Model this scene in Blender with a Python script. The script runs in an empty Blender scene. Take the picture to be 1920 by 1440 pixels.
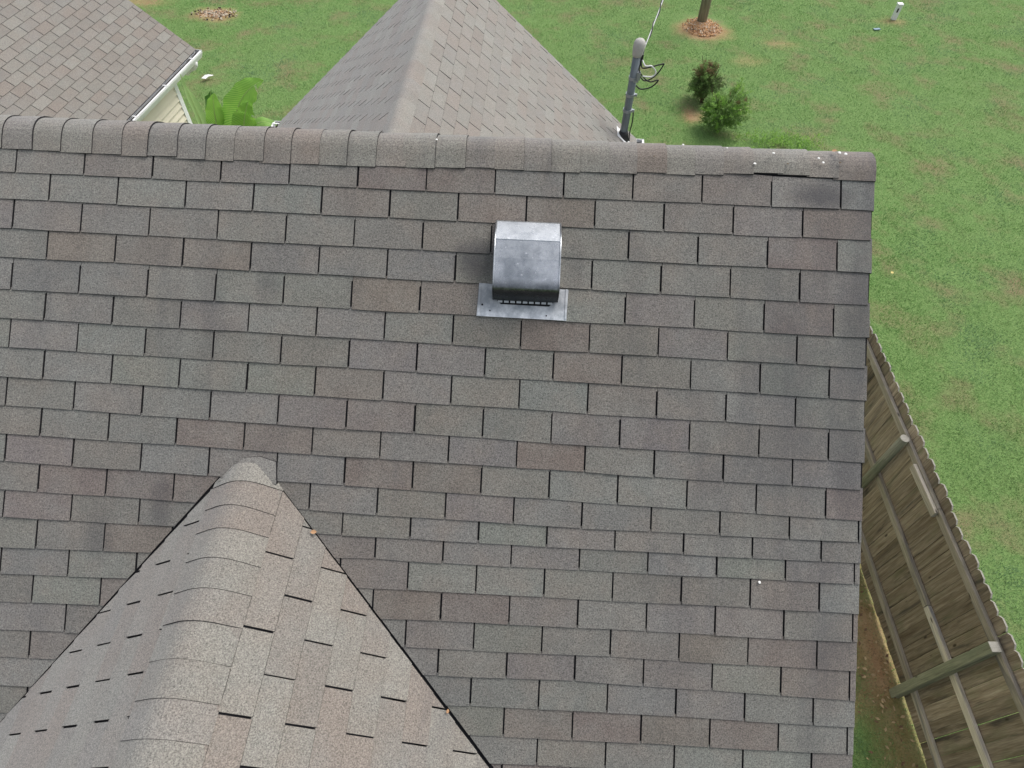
import bpy, math, random
import numpy as np
from mathutils import Vector, Matrix

random.seed(7)
rng = np.random.default_rng(11)
scene = bpy.context.scene

# ------------------------------------------------------------------ camera
CAM = (2.26350, -2.40259, 7.37946)
ROT = ((0.99895661, -0.04530970, 0.00572033),
       (0.03931414, 0.78943341, -0.61257594),
       (0.02323981, 0.61216167, 0.79039104))
cd = bpy.data.cameras.new('camera')
cd.sensor_width = 36.0
cd.lens = 22.4905
cd.clip_start = 0.05
cd.clip_end = 1000.0
cam = bpy.data.objects.new('camera', cd)
scene.collection.objects.link(cam)
m4 = Matrix(ROT).to_4x4()
m4.translation = Vector(CAM)
cam.matrix_world = m4
scene.camera = cam

# ------------------------------------------------------------------ sky and sun (bright overcast, glow from the right and behind)
SUN_EL, SUN_AZ = 56.0, 45.0          # azimuth measured from +X (right) towards +Y (away)
world = bpy.data.worlds.new('World')
scene.world = world
world.use_nodes = True
wn = world.node_tree.nodes
sky = wn.new('ShaderNodeTexSky')
sky.sky_type = 'NISHITA'
sky.sun_disc = False
sky.sun_elevation = math.radians(SUN_EL)
sky.sun_rotation = math.radians(90.0 - SUN_AZ)
sky.dust_density = 4.0
sky.air_density = 1.0
sky.ozone_density = 1.0
bg = wn['Background']
bg.inputs['Strength'].default_value = 0.15
grey = wn.new('ShaderNodeHueSaturation')      # cloud cover: nearly colourless sky light
grey.inputs['Saturation'].default_value = 0.38
world.node_tree.links.new(sky.outputs['Color'], grey.inputs['Color'])
world.node_tree.links.new(grey.outputs['Color'], bg.inputs['Color'])
sd = bpy.data.lights.new('sun', 'SUN')
sd.energy = 1.2
sd.angle = math.radians(28)
sd.color = (1.0, 0.955, 0.90)
sun = bpy.data.objects.new('sun', sd)
scene.collection.objects.link(sun)
sdir = Vector((math.cos(math.radians(SUN_EL)) * math.cos(math.radians(SUN_AZ)),
               math.cos(math.radians(SUN_EL)) * math.sin(math.radians(SUN_AZ)),
               math.sin(math.radians(SUN_EL))))
sun.rotation_euler = sdir.to_track_quat('Z', 'Y').to_euler()
sun.location = (8, 8, 20)

vs = scene.view_settings
vs.view_transform = 'Standard'
vs.look = 'None'
vs.exposure = 0.50
vs.gamma = 1.0
vs.use_curve_mapping = False
scene.cycles.max_bounces = 6
scene.cycles.diffuse_bounces = 3
scene.cycles.use_denoising = True

V3 = lambda *a: np.array(a, float)
Rm = np.array(ROT)
def project(P):
    c = Rm.T @ (np.asarray(P, float) - np.array(CAM))
    if c[2] > -1e-3:
        return None
    k = 22.4905 / 36.0 * 1920
    return 960 + k * c[0] / -c[2], 720 - k * c[1] / -c[2]

# ------------------------------------------------------------------ helpers
def link(o, parent=None, loc=None):
    scene.collection.objects.link(o)
    if parent is not None:
        o.parent = parent
        if parent.type == 'EMPTY':
            o.matrix_parent_inverse = Matrix.Translation(-Vector(parent['base']))
    return o

def thing(name, loc, label, cat, group=None):
    o = bpy.data.objects.new(name, None)
    o.empty_display_size = 0.2
    o.location = loc
    o['base'] = [float(x) for x in loc]
    tag(o, label, cat, group)
    scene.collection.objects.link(o)
    return o

def tag(o, label=None, cat=None, group=None, kind=None):
    if label: o['label'] = label
    if cat: o['category'] = cat
    if group: o['group'] = group
    if kind: o['kind'] = kind
    return o

class MB:
    """collects polygons with material slots and a tint"""
    def __init__(s):
        s.v, s.f, s.mi, s.t = [], [], [], []
    def add(s, pts, faces, mi=0, tint=(1, 1, 1)):
        b = len(s.v)
        s.v += [tuple(map(float, p)) for p in pts]
        s.t += [tint] * len(pts)
        for i, fc in enumerate(faces):
            s.f.append([b + k for k in fc])
            s.mi.append(mi if isinstance(mi, int) else mi[i])
    def box(s, c, dx, dy, dz, mi=0, tint=(1, 1, 1)):
        """c centre, dx dy dz half-extent vectors"""
        c, dx, dy, dz = map(np.asarray, (c, dx, dy, dz))
        P = [c + a * dx + b * dy + d * dz for d in (-1, 1) for b in (-1, 1) for a in (-1, 1)]
        s.add(P, [(0, 2, 3, 1), (4, 5, 7, 6), (0, 1, 5, 4), (2, 6, 7, 3), (0, 4, 6, 2), (1, 3, 7, 5)], mi, tint)
    def tube(s, path, radii, n=10, mi=0, tint=(1, 1, 1), caps=True):
        path = [np.asarray(p, float) for p in path]
        if not hasattr(radii, '__len__'): radii = [radii] * len(path)
        rings, prev = [], None
        for i, p in enumerate(path):
            d = path[min(i + 1, len(path) - 1)] - path[max(i - 1, 0)]
            d = d / (np.linalg.norm(d) + 1e-12)
            if prev is None:
                a = np.cross(d, (0, 0, 1.0))
                if np.linalg.norm(a) < 0.1: a = np.cross(d, (1.0, 0, 0))
            else:
                a = prev - d * (prev @ d)
            a /= np.linalg.norm(a); prev = a
            b = np.cross(d, a)
            rings.append([p + radii[i] * (a * math.cos(2 * math.pi * k / n) + b * math.sin(2 * math.pi * k / n)) for k in range(n)])
        pts = [q for r in rings for q in r]
        F = []
        for i in range(len(path) - 1):
            for k in range(n):
                F.append((i * n + k, i * n + (k + 1) % n, (i + 1) * n + (k + 1) % n, (i + 1) * n + k))
        if caps:
            F.append(tuple(range(n))[::-1]); F.append(tuple((len(path) - 1) * n + k for k in range(n)))
        s.add(pts, F, mi, tint)
    def build(s, name, mats, parent=None, smooth=False):
        me = bpy.data.meshes.new(name)
        me.from_pydata(s.v, [], s.f)
        if not isinstance(mats, (list, tuple)): mats = [mats]
        for m in mats: me.materials.append(m)
        me.polygons.foreach_set('material_index', s.mi)
        a = me.color_attributes.new('tint', 'FLOAT_COLOR', 'POINT')
        col = np.ones((len(s.v), 4), np.float32); col[:, :3] = np.array(s.t, np.float32).reshape(-1, 3)
        a.data.foreach_set('color', col.ravel())
        if smooth: me.polygons.foreach_set('use_smooth', [True] * len(s.f))
        me.update()
        o = bpy.data.objects.new(name, me)
        return link(o, parent)

# ------------------------------------------------------------------ materials
class NT:
    def __init__(s, name):
        s.m = bpy.data.materials.new(name); s.m.use_nodes = True
        s.n = s.m.node_tree.nodes; s.l = s.m.node_tree.links
        s.b = s.n['Principled BSDF']
    def set(s, node, i, val):
        if val is None: return
        if isinstance(val, bpy.types.NodeSocket): s.l.new(val, node.inputs[i])
        else: node.inputs[i].default_value = val
    def node(s, typ, **kw):
        nd = s.n.new(typ)
        for k, v in kw.items(): setattr(nd, k, v)
        return nd
    def pos(s): return s.node('ShaderNodeNewGeometry').outputs['Position']
    def math(s, op, a, b=None, c=None, clamp=False):
        nd = s.node('ShaderNodeMath', operation=op, use_clamp=clamp)
        s.set(nd, 0, a); s.set(nd, 1, b); s.set(nd, 2, c)
        return nd.outputs[0]
    def vmath(s, op, a, b=None):
        nd = s.node('ShaderNodeVectorMath', operation=op)
        s.set(nd, 0, a); s.set(nd, 1, b)
        return nd.outputs['Value'] if op in ('LENGTH', 'DISTANCE', 'DOT_PRODUCT') else nd.outputs['Vector']
    def noise(s, vec, scale, detail=2.0, rough=0.5, dist=0.0, out='Fac'):
        nd = s.node('ShaderNodeTexNoise')
        s.set(nd, 'Vector', vec); nd.inputs['Scale'].default_value = scale
        nd.inputs['Detail'].default_value = detail; nd.inputs['Roughness'].default_value = rough
        nd.inputs['Distortion'].default_value = dist
        return nd.outputs[out]
    def voronoi(s, vec, scale, out='Distance'):
        nd = s.node('ShaderNodeTexVoronoi')
        s.set(nd, 'Vector', vec); nd.inputs['Scale'].default_value = scale
        return nd.outputs[out]
    def ramp(s, fac, a, b, ca=0.0, cb=1.0):
        nd = s.node('ShaderNodeMapRange'); nd.clamp = True
        s.set(nd, 0, fac); s.set(nd, 1, a); s.set(nd, 2, b); s.set(nd, 3, ca); s.set(nd, 4, cb)
        return nd.outputs[0]
    def mix(s, fac, a, b, mode='MIX'):
        nd = s.node('ShaderNodeMix', data_type='RGBA', blend_type=mode)
        s.set(nd, 0, fac)
        for i, v in ((6, a), (7, b)):
            if isinstance(v, tuple) and len(v) == 3: v = (*v, 1)
            s.set(nd, i, v)
        return nd.outputs[2]
    def attr(s, name): return s.node('ShaderNodeAttribute', attribute_name=name).outputs['Color']
    def bump(s, h, strength, dist):
        nd = s.node('ShaderNodeBump'); nd.inputs['Strength'].default_value = strength
        nd.inputs['Distance'].default_value = dist; s.l.new(h, nd.inputs['Height'])
        s.l.new(nd.outputs[0], s.b.inputs['Normal'])
    def done(s, color, rough=0.8, spec=0.5, metal=0.0):
        if isinstance(color, tuple) and len(color) == 3: color = (*color, 1)
        s.set(s.b, 'Base Color', color); s.set(s.b, 'Roughness', rough)
        s.set(s.b, 'Specular IOR Level', spec); s.set(s.b, 'Metallic', metal)
        return s.m

def scaled(k, sx, sy, sz, vec=None, off=None):
    mp = k.node('ShaderNodeMapping')
    k.l.new(vec if vec is not None else k.pos(), mp.inputs['Vector'])
    mp.inputs['Scale'].default_value = (sx, sy, sz)
    if off is not None: k.l.new(off, mp.inputs['Location'])
    return mp.outputs[0]

BLOTCHES = [(3.58, -0.055, 0.15, 0.07, 0.7), (2.06, 0.30, 0.11, 0.10, 0.75), (1.14, 0.46, 0.06, 0.10, 0.35), (3.77, 0.55, 0.07, 0.35, 0.4), (3.76, 1.15, 0.10, 0.30, 0.45),  # second entry darkens the slope just left of the vent
          (0.72, 1.43, 0.06, 0.12, 0.45), (0.45, 1.60, 0.07, 0.16, 0.3), (2.50, 0.30, 0.06, 0.14, 0.3)]
def MAIN_P(u, v):
    a = math.radians(37.0079)
    return (u, -math.cos(a) * v, 5.642 - math.sin(a) * v)
def mat_shingle(name, stain=True):
    k = NT(name)
    p = k.pos()
    base = k.attr('tint')
    # granule blend drops: brownish and greenish-grey clouds
    br = k.ramp(k.noise(p, 7.0, 3, 0.55), 0.42, 0.72)
    c = k.mix(k.math('MULTIPLY', br, 0.5), base, (0.205, 0.176, 0.148))
    gr = k.ramp(k.noise(k.vmath('ADD', p, (9.3, 2.1, 4.4)), 5.0, 3, 0.55), 0.45, 0.75)
    c = k.mix(k.math('MULTIPLY', gr, 0.35), c, (0.212, 0.216, 0.198))
    # granules
    g = k.noise(p, 170.0, 3, 0.8)
    gv = k.ramp(g, 0.30, 0.70, 0.30, 1.70)
    c = k.mix(1.0, c, gv, 'MULTIPLY')
    sp = k.ramp(k.voronoi(p, 160.0), 0.0, 0.13, 1.0, 0.0)
    c = k.mix(k.math('MULTIPLY', sp, 0.35), c, (0.48, 0.47, 0.44))
    if stain:
        # algae streaks running down the slope, heavier towards the rake
        st = k.noise(scaled(k, 3.2, 0.55, 0.55), 1.0, 4, 0.62)
        sep = k.node('ShaderNodeSeparateXYZ'); k.l.new(p, sep.inputs[0])
        edge = k.ramp(sep.outputs[0], 2.9, 3.8, 0.0, 0.16)
        st = k.ramp(k.math('ADD', st, k.math('ADD', edge, k.math('MULTIPLY', k.math('SUBTRACT', k.noise(p, 38.0, 4, 0.75), 0.5), 0.25))), 0.55, 0.78)
        c = k.mix(k.math('MULTIPLY', st, 0.5), c, (0.062, 0.060, 0.066))
        # single dark blotches, mostly algae, on the front slope: centre, spread along and down the slope, strength
        for u, v, ru, rv, a in BLOTCHES:
            q = MAIN_P(u, v)
            d = k.vmath('SUBTRACT', p, tuple(q))
            sp_ = k.node('ShaderNodeSeparateXYZ'); k.l.new(d, sp_.inputs[0])
            du = k.math('DIVIDE', sp_.outputs[0], ru); dv = k.math('DIVIDE', sp_.outputs[1], rv * 0.8)
            r2 = k.math('ADD', k.math('MULTIPLY', du, du), k.math('MULTIPLY', dv, dv))
            w = k.math('ADD', r2, k.math('MULTIPLY', k.noise(p, 9.0, 4, 0.65), 1.1))
            c = k.mix(k.ramp(w, 0.55, 1.75, a, 0.0), c, (0.040, 0.039, 0.044))
    h = k.noise(p, 260.0, 2, 0.7)
    k.bump(h, 0.6, 0.003)
    k.b.inputs['Sheen Weight'].default_value = 0.22
    k.b.inputs['Sheen Roughness'].default_value = 0.6
    k.b.inputs['Sheen Tint'].default_value = (0.80, 0.86, 0.95, 1)
    return k.done(c, 0.93, 0.35)

M = {}
M['shingle'] = mat_shingle('weathered shingle granules')
M['shingle_far'] = mat_shingle('clean shingle granules', stain=False)
k = NT('cut asphalt edge')
M['edge'] = k.done(k.mix(k.noise(k.pos(), 90.0), (0.012, 0.012, 0.014), (0.035, 0.034, 0.036)), 0.9, 0.2)
k = NT('valley gap felt')
M['deck'] = k.done((0.014, 0.014, 0.016), 0.95, 0.1)

k = NT('weathered galvanised steel')
p = k.pos()
c = k.mix(k.ramp(k.noise(scaled(k, 5, 2, 2), 2.0, 3, 0.5), 0.35, 0.7), (0.54, 0.565, 0.585), (0.74, 0.76, 0.78))
blt = k.ramp(k.noise(k.vmath('ADD', p, (4.1, 0.0, 2.2)), 9.0, 5, 0.68), 0.44, 0.66)
c = k.mix(k.math('MULTIPLY', blt, 0.65), c, (0.25, 0.275, 0.295))
spk = k.ramp(k.noise(p, 50.0, 2, 0.6), 0.68, 0.72)
c = k.mix(k.math('MULTIPLY', spk, 0.8), c, (0.82, 0.83, 0.84))
c = k.mix(k.math('MULTIPLY', k.ramp(k.noise(p, 190.0, 3, 0.7), 0.4, 0.62), 0.3), c, (0.28, 0.30, 0.33))
def vent_darken(k, p, c, v0, v1, amount):
    # darkens the metal by the outlet, broken edge
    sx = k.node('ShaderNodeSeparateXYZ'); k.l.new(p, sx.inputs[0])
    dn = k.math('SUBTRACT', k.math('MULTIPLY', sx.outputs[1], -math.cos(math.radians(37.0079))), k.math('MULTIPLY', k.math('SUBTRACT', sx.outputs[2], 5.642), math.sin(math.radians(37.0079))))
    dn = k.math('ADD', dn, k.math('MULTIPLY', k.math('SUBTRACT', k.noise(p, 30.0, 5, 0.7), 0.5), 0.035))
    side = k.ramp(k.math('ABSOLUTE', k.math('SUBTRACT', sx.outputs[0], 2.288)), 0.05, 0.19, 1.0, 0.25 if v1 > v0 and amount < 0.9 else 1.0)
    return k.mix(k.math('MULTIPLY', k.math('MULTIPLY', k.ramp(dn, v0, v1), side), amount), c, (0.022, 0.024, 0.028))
c = vent_darken(k, p, c, 0.385, 0.436, 0.94)  # dark reflection on the hood's lower front, painted into its colour
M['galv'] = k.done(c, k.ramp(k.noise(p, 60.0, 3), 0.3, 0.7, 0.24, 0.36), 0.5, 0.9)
k = NT('dark vent screen')
M['screen'] = k.done((0.012, 0.012, 0.014), 0.8, 0.2)
k = NT('pale vent louvre')
M['louvre'] = k.done((0.46, 0.48, 0.50), 0.6, 0.4)
k = NT('dull zinc flange')
p = k.pos()
c = k.mix(k.ramp(k.noise(p, 14.0, 5, 0.7), 0.38, 0.66), (0.42, 0.45, 0.48), (0.86, 0.88, 0.90))
c = vent_darken(k, p, c, 0.530, 0.480, 0.4)  # flange colour darker just below the lip
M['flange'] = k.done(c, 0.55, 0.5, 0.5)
k = NT('white painted aluminium')
p = k.pos()
M['white'] = k.done(k.mix(k.math('MULTIPLY', k.ramp(k.noise(p, 6.0, 4, 0.7), 0.5, 0.75), 0.35), (0.78, 0.79, 0.79), (0.52, 0.51, 0.48)), 0.45, 0.5)
k = NT('dark gutter silt'); M['silt'] = k.done((0.045, 0.04, 0.038), 0.95, 0.1)
k = NT('cream vinyl siding')
p = k.pos()
M['siding'] = k.done(k.mix(k.ramp(k.noise(p, 3.0, 4), 0.4, 0.75), (0.72, 0.67, 0.54), (0.63, 0.59, 0.48)), 0.5, 0.4)
k = NT('grey conduit')
p = k.pos()
M['conduit'] = k.done(k.mix(k.ramp(k.noise(scaled(k, 20, 20, 3), 1.0, 4, 0.6), 0.4, 0.65), (0.135, 0.165, 0.185), (0.22, 0.25, 0.265)), 0.5, 0.5, 0.2)
k = NT('grey clamp metal')
M['clamp'] = k.done((0.34, 0.37, 0.40), 0.4, 0.5, 0.6)
k = NT('cast weatherhead')
M['cast'] = k.done(k.mix(k.noise(k.pos(), 30.0, 3), (0.36, 0.35, 0.33), (0.50, 0.49, 0.46)), 0.7, 0.4)
k = NT('black rubber cable')
M['black'] = k.done((0.02, 0.02, 0.022), 0.55, 0.4)
k = NT('bare aluminium wire')
M['alu'] = k.done((0.48, 0.49, 0.50), 0.5, 0.5, 0.4)

def mat_wood(name, a, b, dark, green, zscale=1.3):
    k = NT(name)
    rnd = k.node('ShaderNodeObjectInfo').outputs['Random']
    off = k.node('ShaderNodeCombineXYZ')
    k.l.new(k.math('MULTIPLY', rnd, 37.0), off.inputs[0]); k.l.new(k.math('MULTIPLY', rnd, 91.0), off.inputs[2])
    tc = k.attr('grain')          # local board coordinates: across, along, through
    v = k.node('ShaderNodeVectorMath', operation='ADD'); k.l.new(tc, v.inputs[0]); k.l.new(off.outputs[0], v.inputs[1])
    q = v.outputs[0]
    def sc(x, y, z):
        mp = k.node('ShaderNodeMapping'); k.l.new(q, mp.inputs['Vector']); mp.inputs['Scale'].default_value = (x, y, z); return mp.outputs[0]
    g = k.noise(sc(26, zscale, 26), 1.0, 5, 0.65, 0.6)
    c = k.mix(k.ramp(g, 0.32, 0.68), a, b)
    fine = k.noise(sc(160, 5, 160), 1.0, 3, 0.6)
    c = k.mix(1.0, c, k.ramp(fine, 0.3, 0.7, 0.72, 1.25), 'MULTIPLY')
    ds = k.ramp(k.noise(sc(9, 0.9, 9), 1.0, 4, 0.6, 0.8), 0.54, 0.70)
    c = k.mix(k.math('MULTIPLY', ds, 0.9), c, dark)
    gs = k.ramp(k.noise(sc(5, 1.6, 5), 1.3, 3, 0.6), 0.52, 0.74)
    c = k.mix(k.math('MULTIPLY', gs, 0.6), c, green)
    kn = k.voronoi(sc(7, 2.6, 7), 1.0)
    c = k.mix(k.ramp(kn, 0.05, 0.11, 0.85, 0.0), c, (0.035, 0.026, 0.02))
    c = k.mix(k.ramp(rnd, 0.35, 1.0, 0.0, 0.75), c, k.mix(1.0, c, (0.55, 0.53, 0.52), 'MULTIPLY'))
    c = k.mix(k.ramp(rnd, 0.0, 0.35, 0.7, 0.0), c, k.mix(1.0, c, (1.5, 1.5, 1.55), 'MULTIPLY'))
    k.bump(g, 0.35, 0.004)
    return k.done(c, 0.85, 0.25)
M['picket'] = mat_wood('weathered picket boards', (0.175, 0.135, 0.095), (0.350, 0.300, 0.238), (0.050, 0.046, 0.045), (0.150, 0.158, 0.090))
M['rail'] = mat_wood('silvered rail timber', (0.36, 0.325, 0.27), (0.52, 0.48, 0.41), (0.15, 0.15, 0.155), (0.29, 0.29, 0.19), 0.8)
M['post'] = mat_wood('green treated post', (0.20, 0.21, 0.145), (0.30, 0.305, 0.23), (0.08, 0.085, 0.07), (0.155, 0.19, 0.13), 1.0)
k = NT('pale sawn end grain')
M['endgrain'] = k.done(k.mix(k.noise(k.pos(), 60.0, 3), (0.20, 0.19, 0.165), (0.35, 0.34, 0.30)), 0.9, 0.2)
k = NT('grey utility pole')
M['pole'] = k.done(k.mix(k.ramp(k.noise(scaled(k, 30, 30, 2), 1.0, 4), 0.35, 0.65), (0.20, 0.185, 0.155), (0.33, 0.31, 0.265)), 0.9, 0.2)

# ------------------------------------------------------------------ small lattice noise for masks
_g = rng.random((256, 256))
def vnoise(x, y):
    x, y = np.asarray(x, float), np.asarray(y, float)
    xi, yi = np.floor(x).astype(int), np.floor(y).astype(int)
    fx, fy = x - xi, y - yi
    fx, fy = fx * fx * (3 - 2 * fx), fy * fy * (3 - 2 * fy)
    G = lambda a, b: _g[a % 256, b % 256]
    return (G(xi, yi) * (1 - fx) + G(xi + 1, yi) * fx) * (1 - fy) + (G(xi, yi + 1) * (1 - fx) + G(xi + 1, yi + 1) * fx) * fy
def fbm(x, y, o=3):
    s, a, t = 0, 1.0, 0
    for i in range(o):
        s = s + a * vnoise(x * 2 ** i + 17.3 * i, y * 2 ** i + 5.1 * i); t += a; a *= 0.5
    return s / t
def fence_x(y): return 6.545 - 0.024 * y
def bare(x, y):
    """0 grass .. 1 bare soil"""
    x, y = np.asarray(x, float), np.asarray(y, float)
    n = fbm(x * 2.3, y * 2.3)
    d = fence_x(y) - x
    strip = np.clip(1.25 - np.abs(d - 0.16) / 0.32, 0, 1) * np.clip((2.6 - y) / 1.0, 0, 1) * (0.55 + 0.9 * (n - 0.35))
    yard = ((d > 0) & (y < 3)) * np.clip((fbm(x * 2.1 + 40, y * 2.1 + 9) - 0.50) * 3.4, 0, 0.8)
    def blob(cx, cy, rx, ry, s=1.0):
        return s * np.clip(1.5 - 1.3 * np.sqrt(((x - cx) / rx) ** 2 + ((y - cy) / ry) ** 2) + 0.9 * (n - 0.5), 0, 1)
    b = np.maximum.reduce([strip, yard, blob(6.70, 15.2, 0.72, 0.55), blob(5.83, 10.95, 0.22, 0.34, 0.8), blob(-5.9, 14.9, 0.62, 0.42),
                           blob(-8.1, 15.5, 0.9, 0.35, 0.55), blob(11.9, 16.2, 0.5, 0.25, 0.5), blob(7.6, 13.6, 0.5, 0.25, 0.35), blob(8.6, 14.6, 0.6, 0.25, 0.4)])
    return np.clip(b, 0, 1)

# ------------------------------------------------------------------ ground
def mat_ground():
    k = NT('soil under the lawn')
    p = k.pos()
    bm = k.attr('tint')
    sep = k.node('ShaderNodeSeparateColor'); k.l.new(bm, sep.inputs[0])
    soil = k.mix(k.ramp(k.noise(p, 5.0, 5, 0.65), 0.35, 0.7), (0.34, 0.175, 0.095), (0.50, 0.32, 0.20))
    soil = k.mix(k.math('MULTIPLY', k.ramp(k.noise(p, 45.0, 4, 0.7), 0.5, 0.66), 0.6), soil, (0.07, 0.048, 0.03))
    soil = k.mix(k.ramp(k.voronoi(p, 26.0), 0.06, 0.12, 0.7, 0.0), soil, (0.42, 0.35, 0.27))
    turf = k.mix(k.ramp(k.noise(p, 26.0, 4, 0.7), 0.35, 0.65), (0.11, 0.20, 0.06), (0.17, 0.26, 0.09))
    turf = k.mix(k.ramp(k.noise(p, 1.1, 4, 0.6), 0.5, 0.72), turf, (0.20, 0.18, 0.095))
    c = k.mix(sep.outputs[0], turf, soil)
    k.bump(k.noise(p, 30.0, 5, 0.7), 0.7, 0.03)
    return k.done(c, 0.95, 0.15)
M['ground'] = mat_ground()
def build_ground():
    xs = np.concatenate([[-250, -60, -25], np.linspace(-12, 19, 156), [30, 60, 250]])
    ys = np.concatenate([[-250, -60, -15], np.linspace(-5, 20, 126), [30, 60, 250]])
    X, Y = np.meshgrid(xs, ys)
    Z = 0.05 * (fbm(X * 0.35, Y * 0.35) - 0.5) + 0.02 * (fbm(X * 2, Y * 2) - 0.5)
    Z += 0.13 * np.exp(-(((X - 6.66) / 0.42) ** 2 + ((Y - 15.4) / 0.42) ** 2))
    Z += 0.05 * np.exp(-(((X + 5.9) / 0.45) ** 2 + ((Y - 14.9) / 0.3) ** 2))
    nx, ny = len(xs), len(ys)
    b = bare(X, Y) * ((X > -12) & (X < 19) & (Y > -5) & (Y < 20))
    mb = MB()
    mb.v = list(map(tuple, np.stack([X, Y, Z], -1).reshape(-1, 3)))
    mb.t = [(q, q, q) for q in b.ravel()]
    mb.f = [[j * nx + i, j * nx + i + 1, (j + 1) * nx + i + 1, (j + 1) * nx + i] for j in range(ny - 1) for i in range(nx - 1)]
    mb.mi = [0] * len(mb.f)
    o = mb.build('ground', M['ground'], smooth=True)
    tag(o, 'soil and thatch of the back lawn', kind='structure')
build_ground()

# ------------------------------------------------------------------ shingle tabs
PAL = [((0.166, 0.164, 0.149), 4), ((0.161, 0.151, 0.138), 3), ((0.153, 0.133, 0.118), 4), ((0.150, 0.145, 0.137), 2), ((0.177, 0.177, 0.162), 2), ((0.154, 0.146, 0.134), 2)]
def pick_tint(gain=1.0, r=random):
    tot = sum(w for _, w in PAL); x = r.random() * tot
    for c, w in PAL:
        x -= w
        if x <= 0: break
    j = r.uniform(0.92, 1.07) * gain * 0.97
    if gain <= 1.2: c = tuple(q * w for q, w in zip(c, (1.01, 0.99, 0.965)))
    if gain > 1.2: c = tuple((0.65 * q + 0.35 * m) * w for q, m, w in zip(c, (0.163, 0.155, 0.142), (1.02, 0.985, 0.945)))
    return tuple(q * j for q in c)

class Plane:
    """roof plane: origin, s along the courses, t down the slope, n outward"""
    def __init__(s, O, es, et, n): s.O, s.es, s.et, s.n = map(lambda a: np.asarray(a, float), (O, es, et, n))
    def P(s, a, b, h=0.0): return s.O + s.es * a + s.et * b + s.n * h

def inset(poly, d, ds):
    """d along the courses' lower edges, ds along the sides"""
    n = len(poly); out = []
    A = sum(poly[i][0] * poly[(i + 1) % n][1] - poly[(i + 1) % n][0] * poly[i][1] for i in range(n))
    sg = 1 if A > 0 else -1
    for i in range(n):
        p0, p1, p2 = np.array(poly[i - 1]), np.array(poly[i]), np.array(poly[(i + 1) % n])
        a, b = p1 - p0, p2 - p1
        a /= np.linalg.norm(a) + 1e-9; b /= np.linalg.norm(b) + 1e-9
        na, nb = sg * np.array([-a[1], a[0]]), sg * np.array([-b[1], b[0]])
        da, db = (d if abs(a[0]) > abs(a[1]) else ds), (d if abs(b[0]) > abs(b[1]) else ds)
        det = na[0] * nb[1] - na[1] * nb[0]
        if abs(det) < 0.25: q = (na + nb) / 2 * (da + db) / 2
        else: q = np.array([(da * nb[1] - db * na[1]) / det, (db * na[0] - da * nb[0]) / det])
        out.append(tuple(p1 + q))
    return out
def clip(poly, a, b, c):
    """keep a*s+b*t+c >= 0"""
    out = []
    for i in range(len(poly)):
        P, Q = poly[i], poly[(i + 1) % len(poly)]
        fp, fq = a * P[0] + b * P[1] + c, a * Q[0] + b * Q[1] + c
        if fp >= 0: out.append(P)
        if fp * fq < 0:
            u = fp / (fp - fq); out.append((P[0] + u * (Q[0] - P[0]), P[1] + u * (Q[1] - P[1])))
    # drop slivers
    res = []
    for q in out:
        if not res or abs(q[0] - res[-1][0]) + abs(q[1] - res[-1][1]) > 1e-3: res.append(q)
    if len(res) > 1 and abs(res[0][0] - res[-1][0]) + abs(res[0][1] - res[-1][1]) < 1e-3: res.pop()
    return res
def area(poly):
    return abs(sum(poly[i][0] * poly[(i + 1) % len(poly)][1] - poly[(i + 1) % len(poly)][0] * poly[i][1] for i in range(len(poly)))) / 2

def tab(mb, pl, poly, tv, bv, tint, h0=0.0022, h1=0.0068, bev=0.0023, bs=0.0013):
    """one shingle tab: granule face on a thin slab with dark cut edges"""
    if len(poly) < 3 or area(poly) < 2e-4: return False
    top = inset(poly, bev, bs)
    lift = random.uniform(-0.0006, 0.0012)
    cu_ = [max(0.0, random.gauss(-0.0005, 0.0012)) for _ in poly]
    q0 = [min(1, max(0, (b - tv) / (bv - tv))) ** 3 for a, b in poly]
    hh = lambda t: h0 + (h1 + lift - h0) * min(1, max(0, (t - tv) / (bv - tv)))
    n = len(poly)
    P = [pl.P(a, b, hh(b) + random.uniform(-0.0003, 0.0003) + c_ * w_) for (a, b), c_, w_ in zip(top, cu_, q0)] + [pl.P(a, b, -0.0005) for a, b in poly]
    A = sum(poly[i][0] * poly[(i + 1) % n][1] - poly[(i + 1) % n][0] * poly[i][1] for i in range(n))
    ccw = (A > 0) == (np.cross(pl.es, pl.et) @ pl.n > 0)
    order = list(range(n)) if ccw else list(range(n))[::-1]
    F = [tuple(order)]; mi = [0]
    for i in range(n):
        j = (i + 1) % n
        F.append((i, n + i, n + j, j) if ccw else (j, n + j, n + i, i)); mi.append(1)
    mb.add(P, F, mi, tint)
    return True

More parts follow.
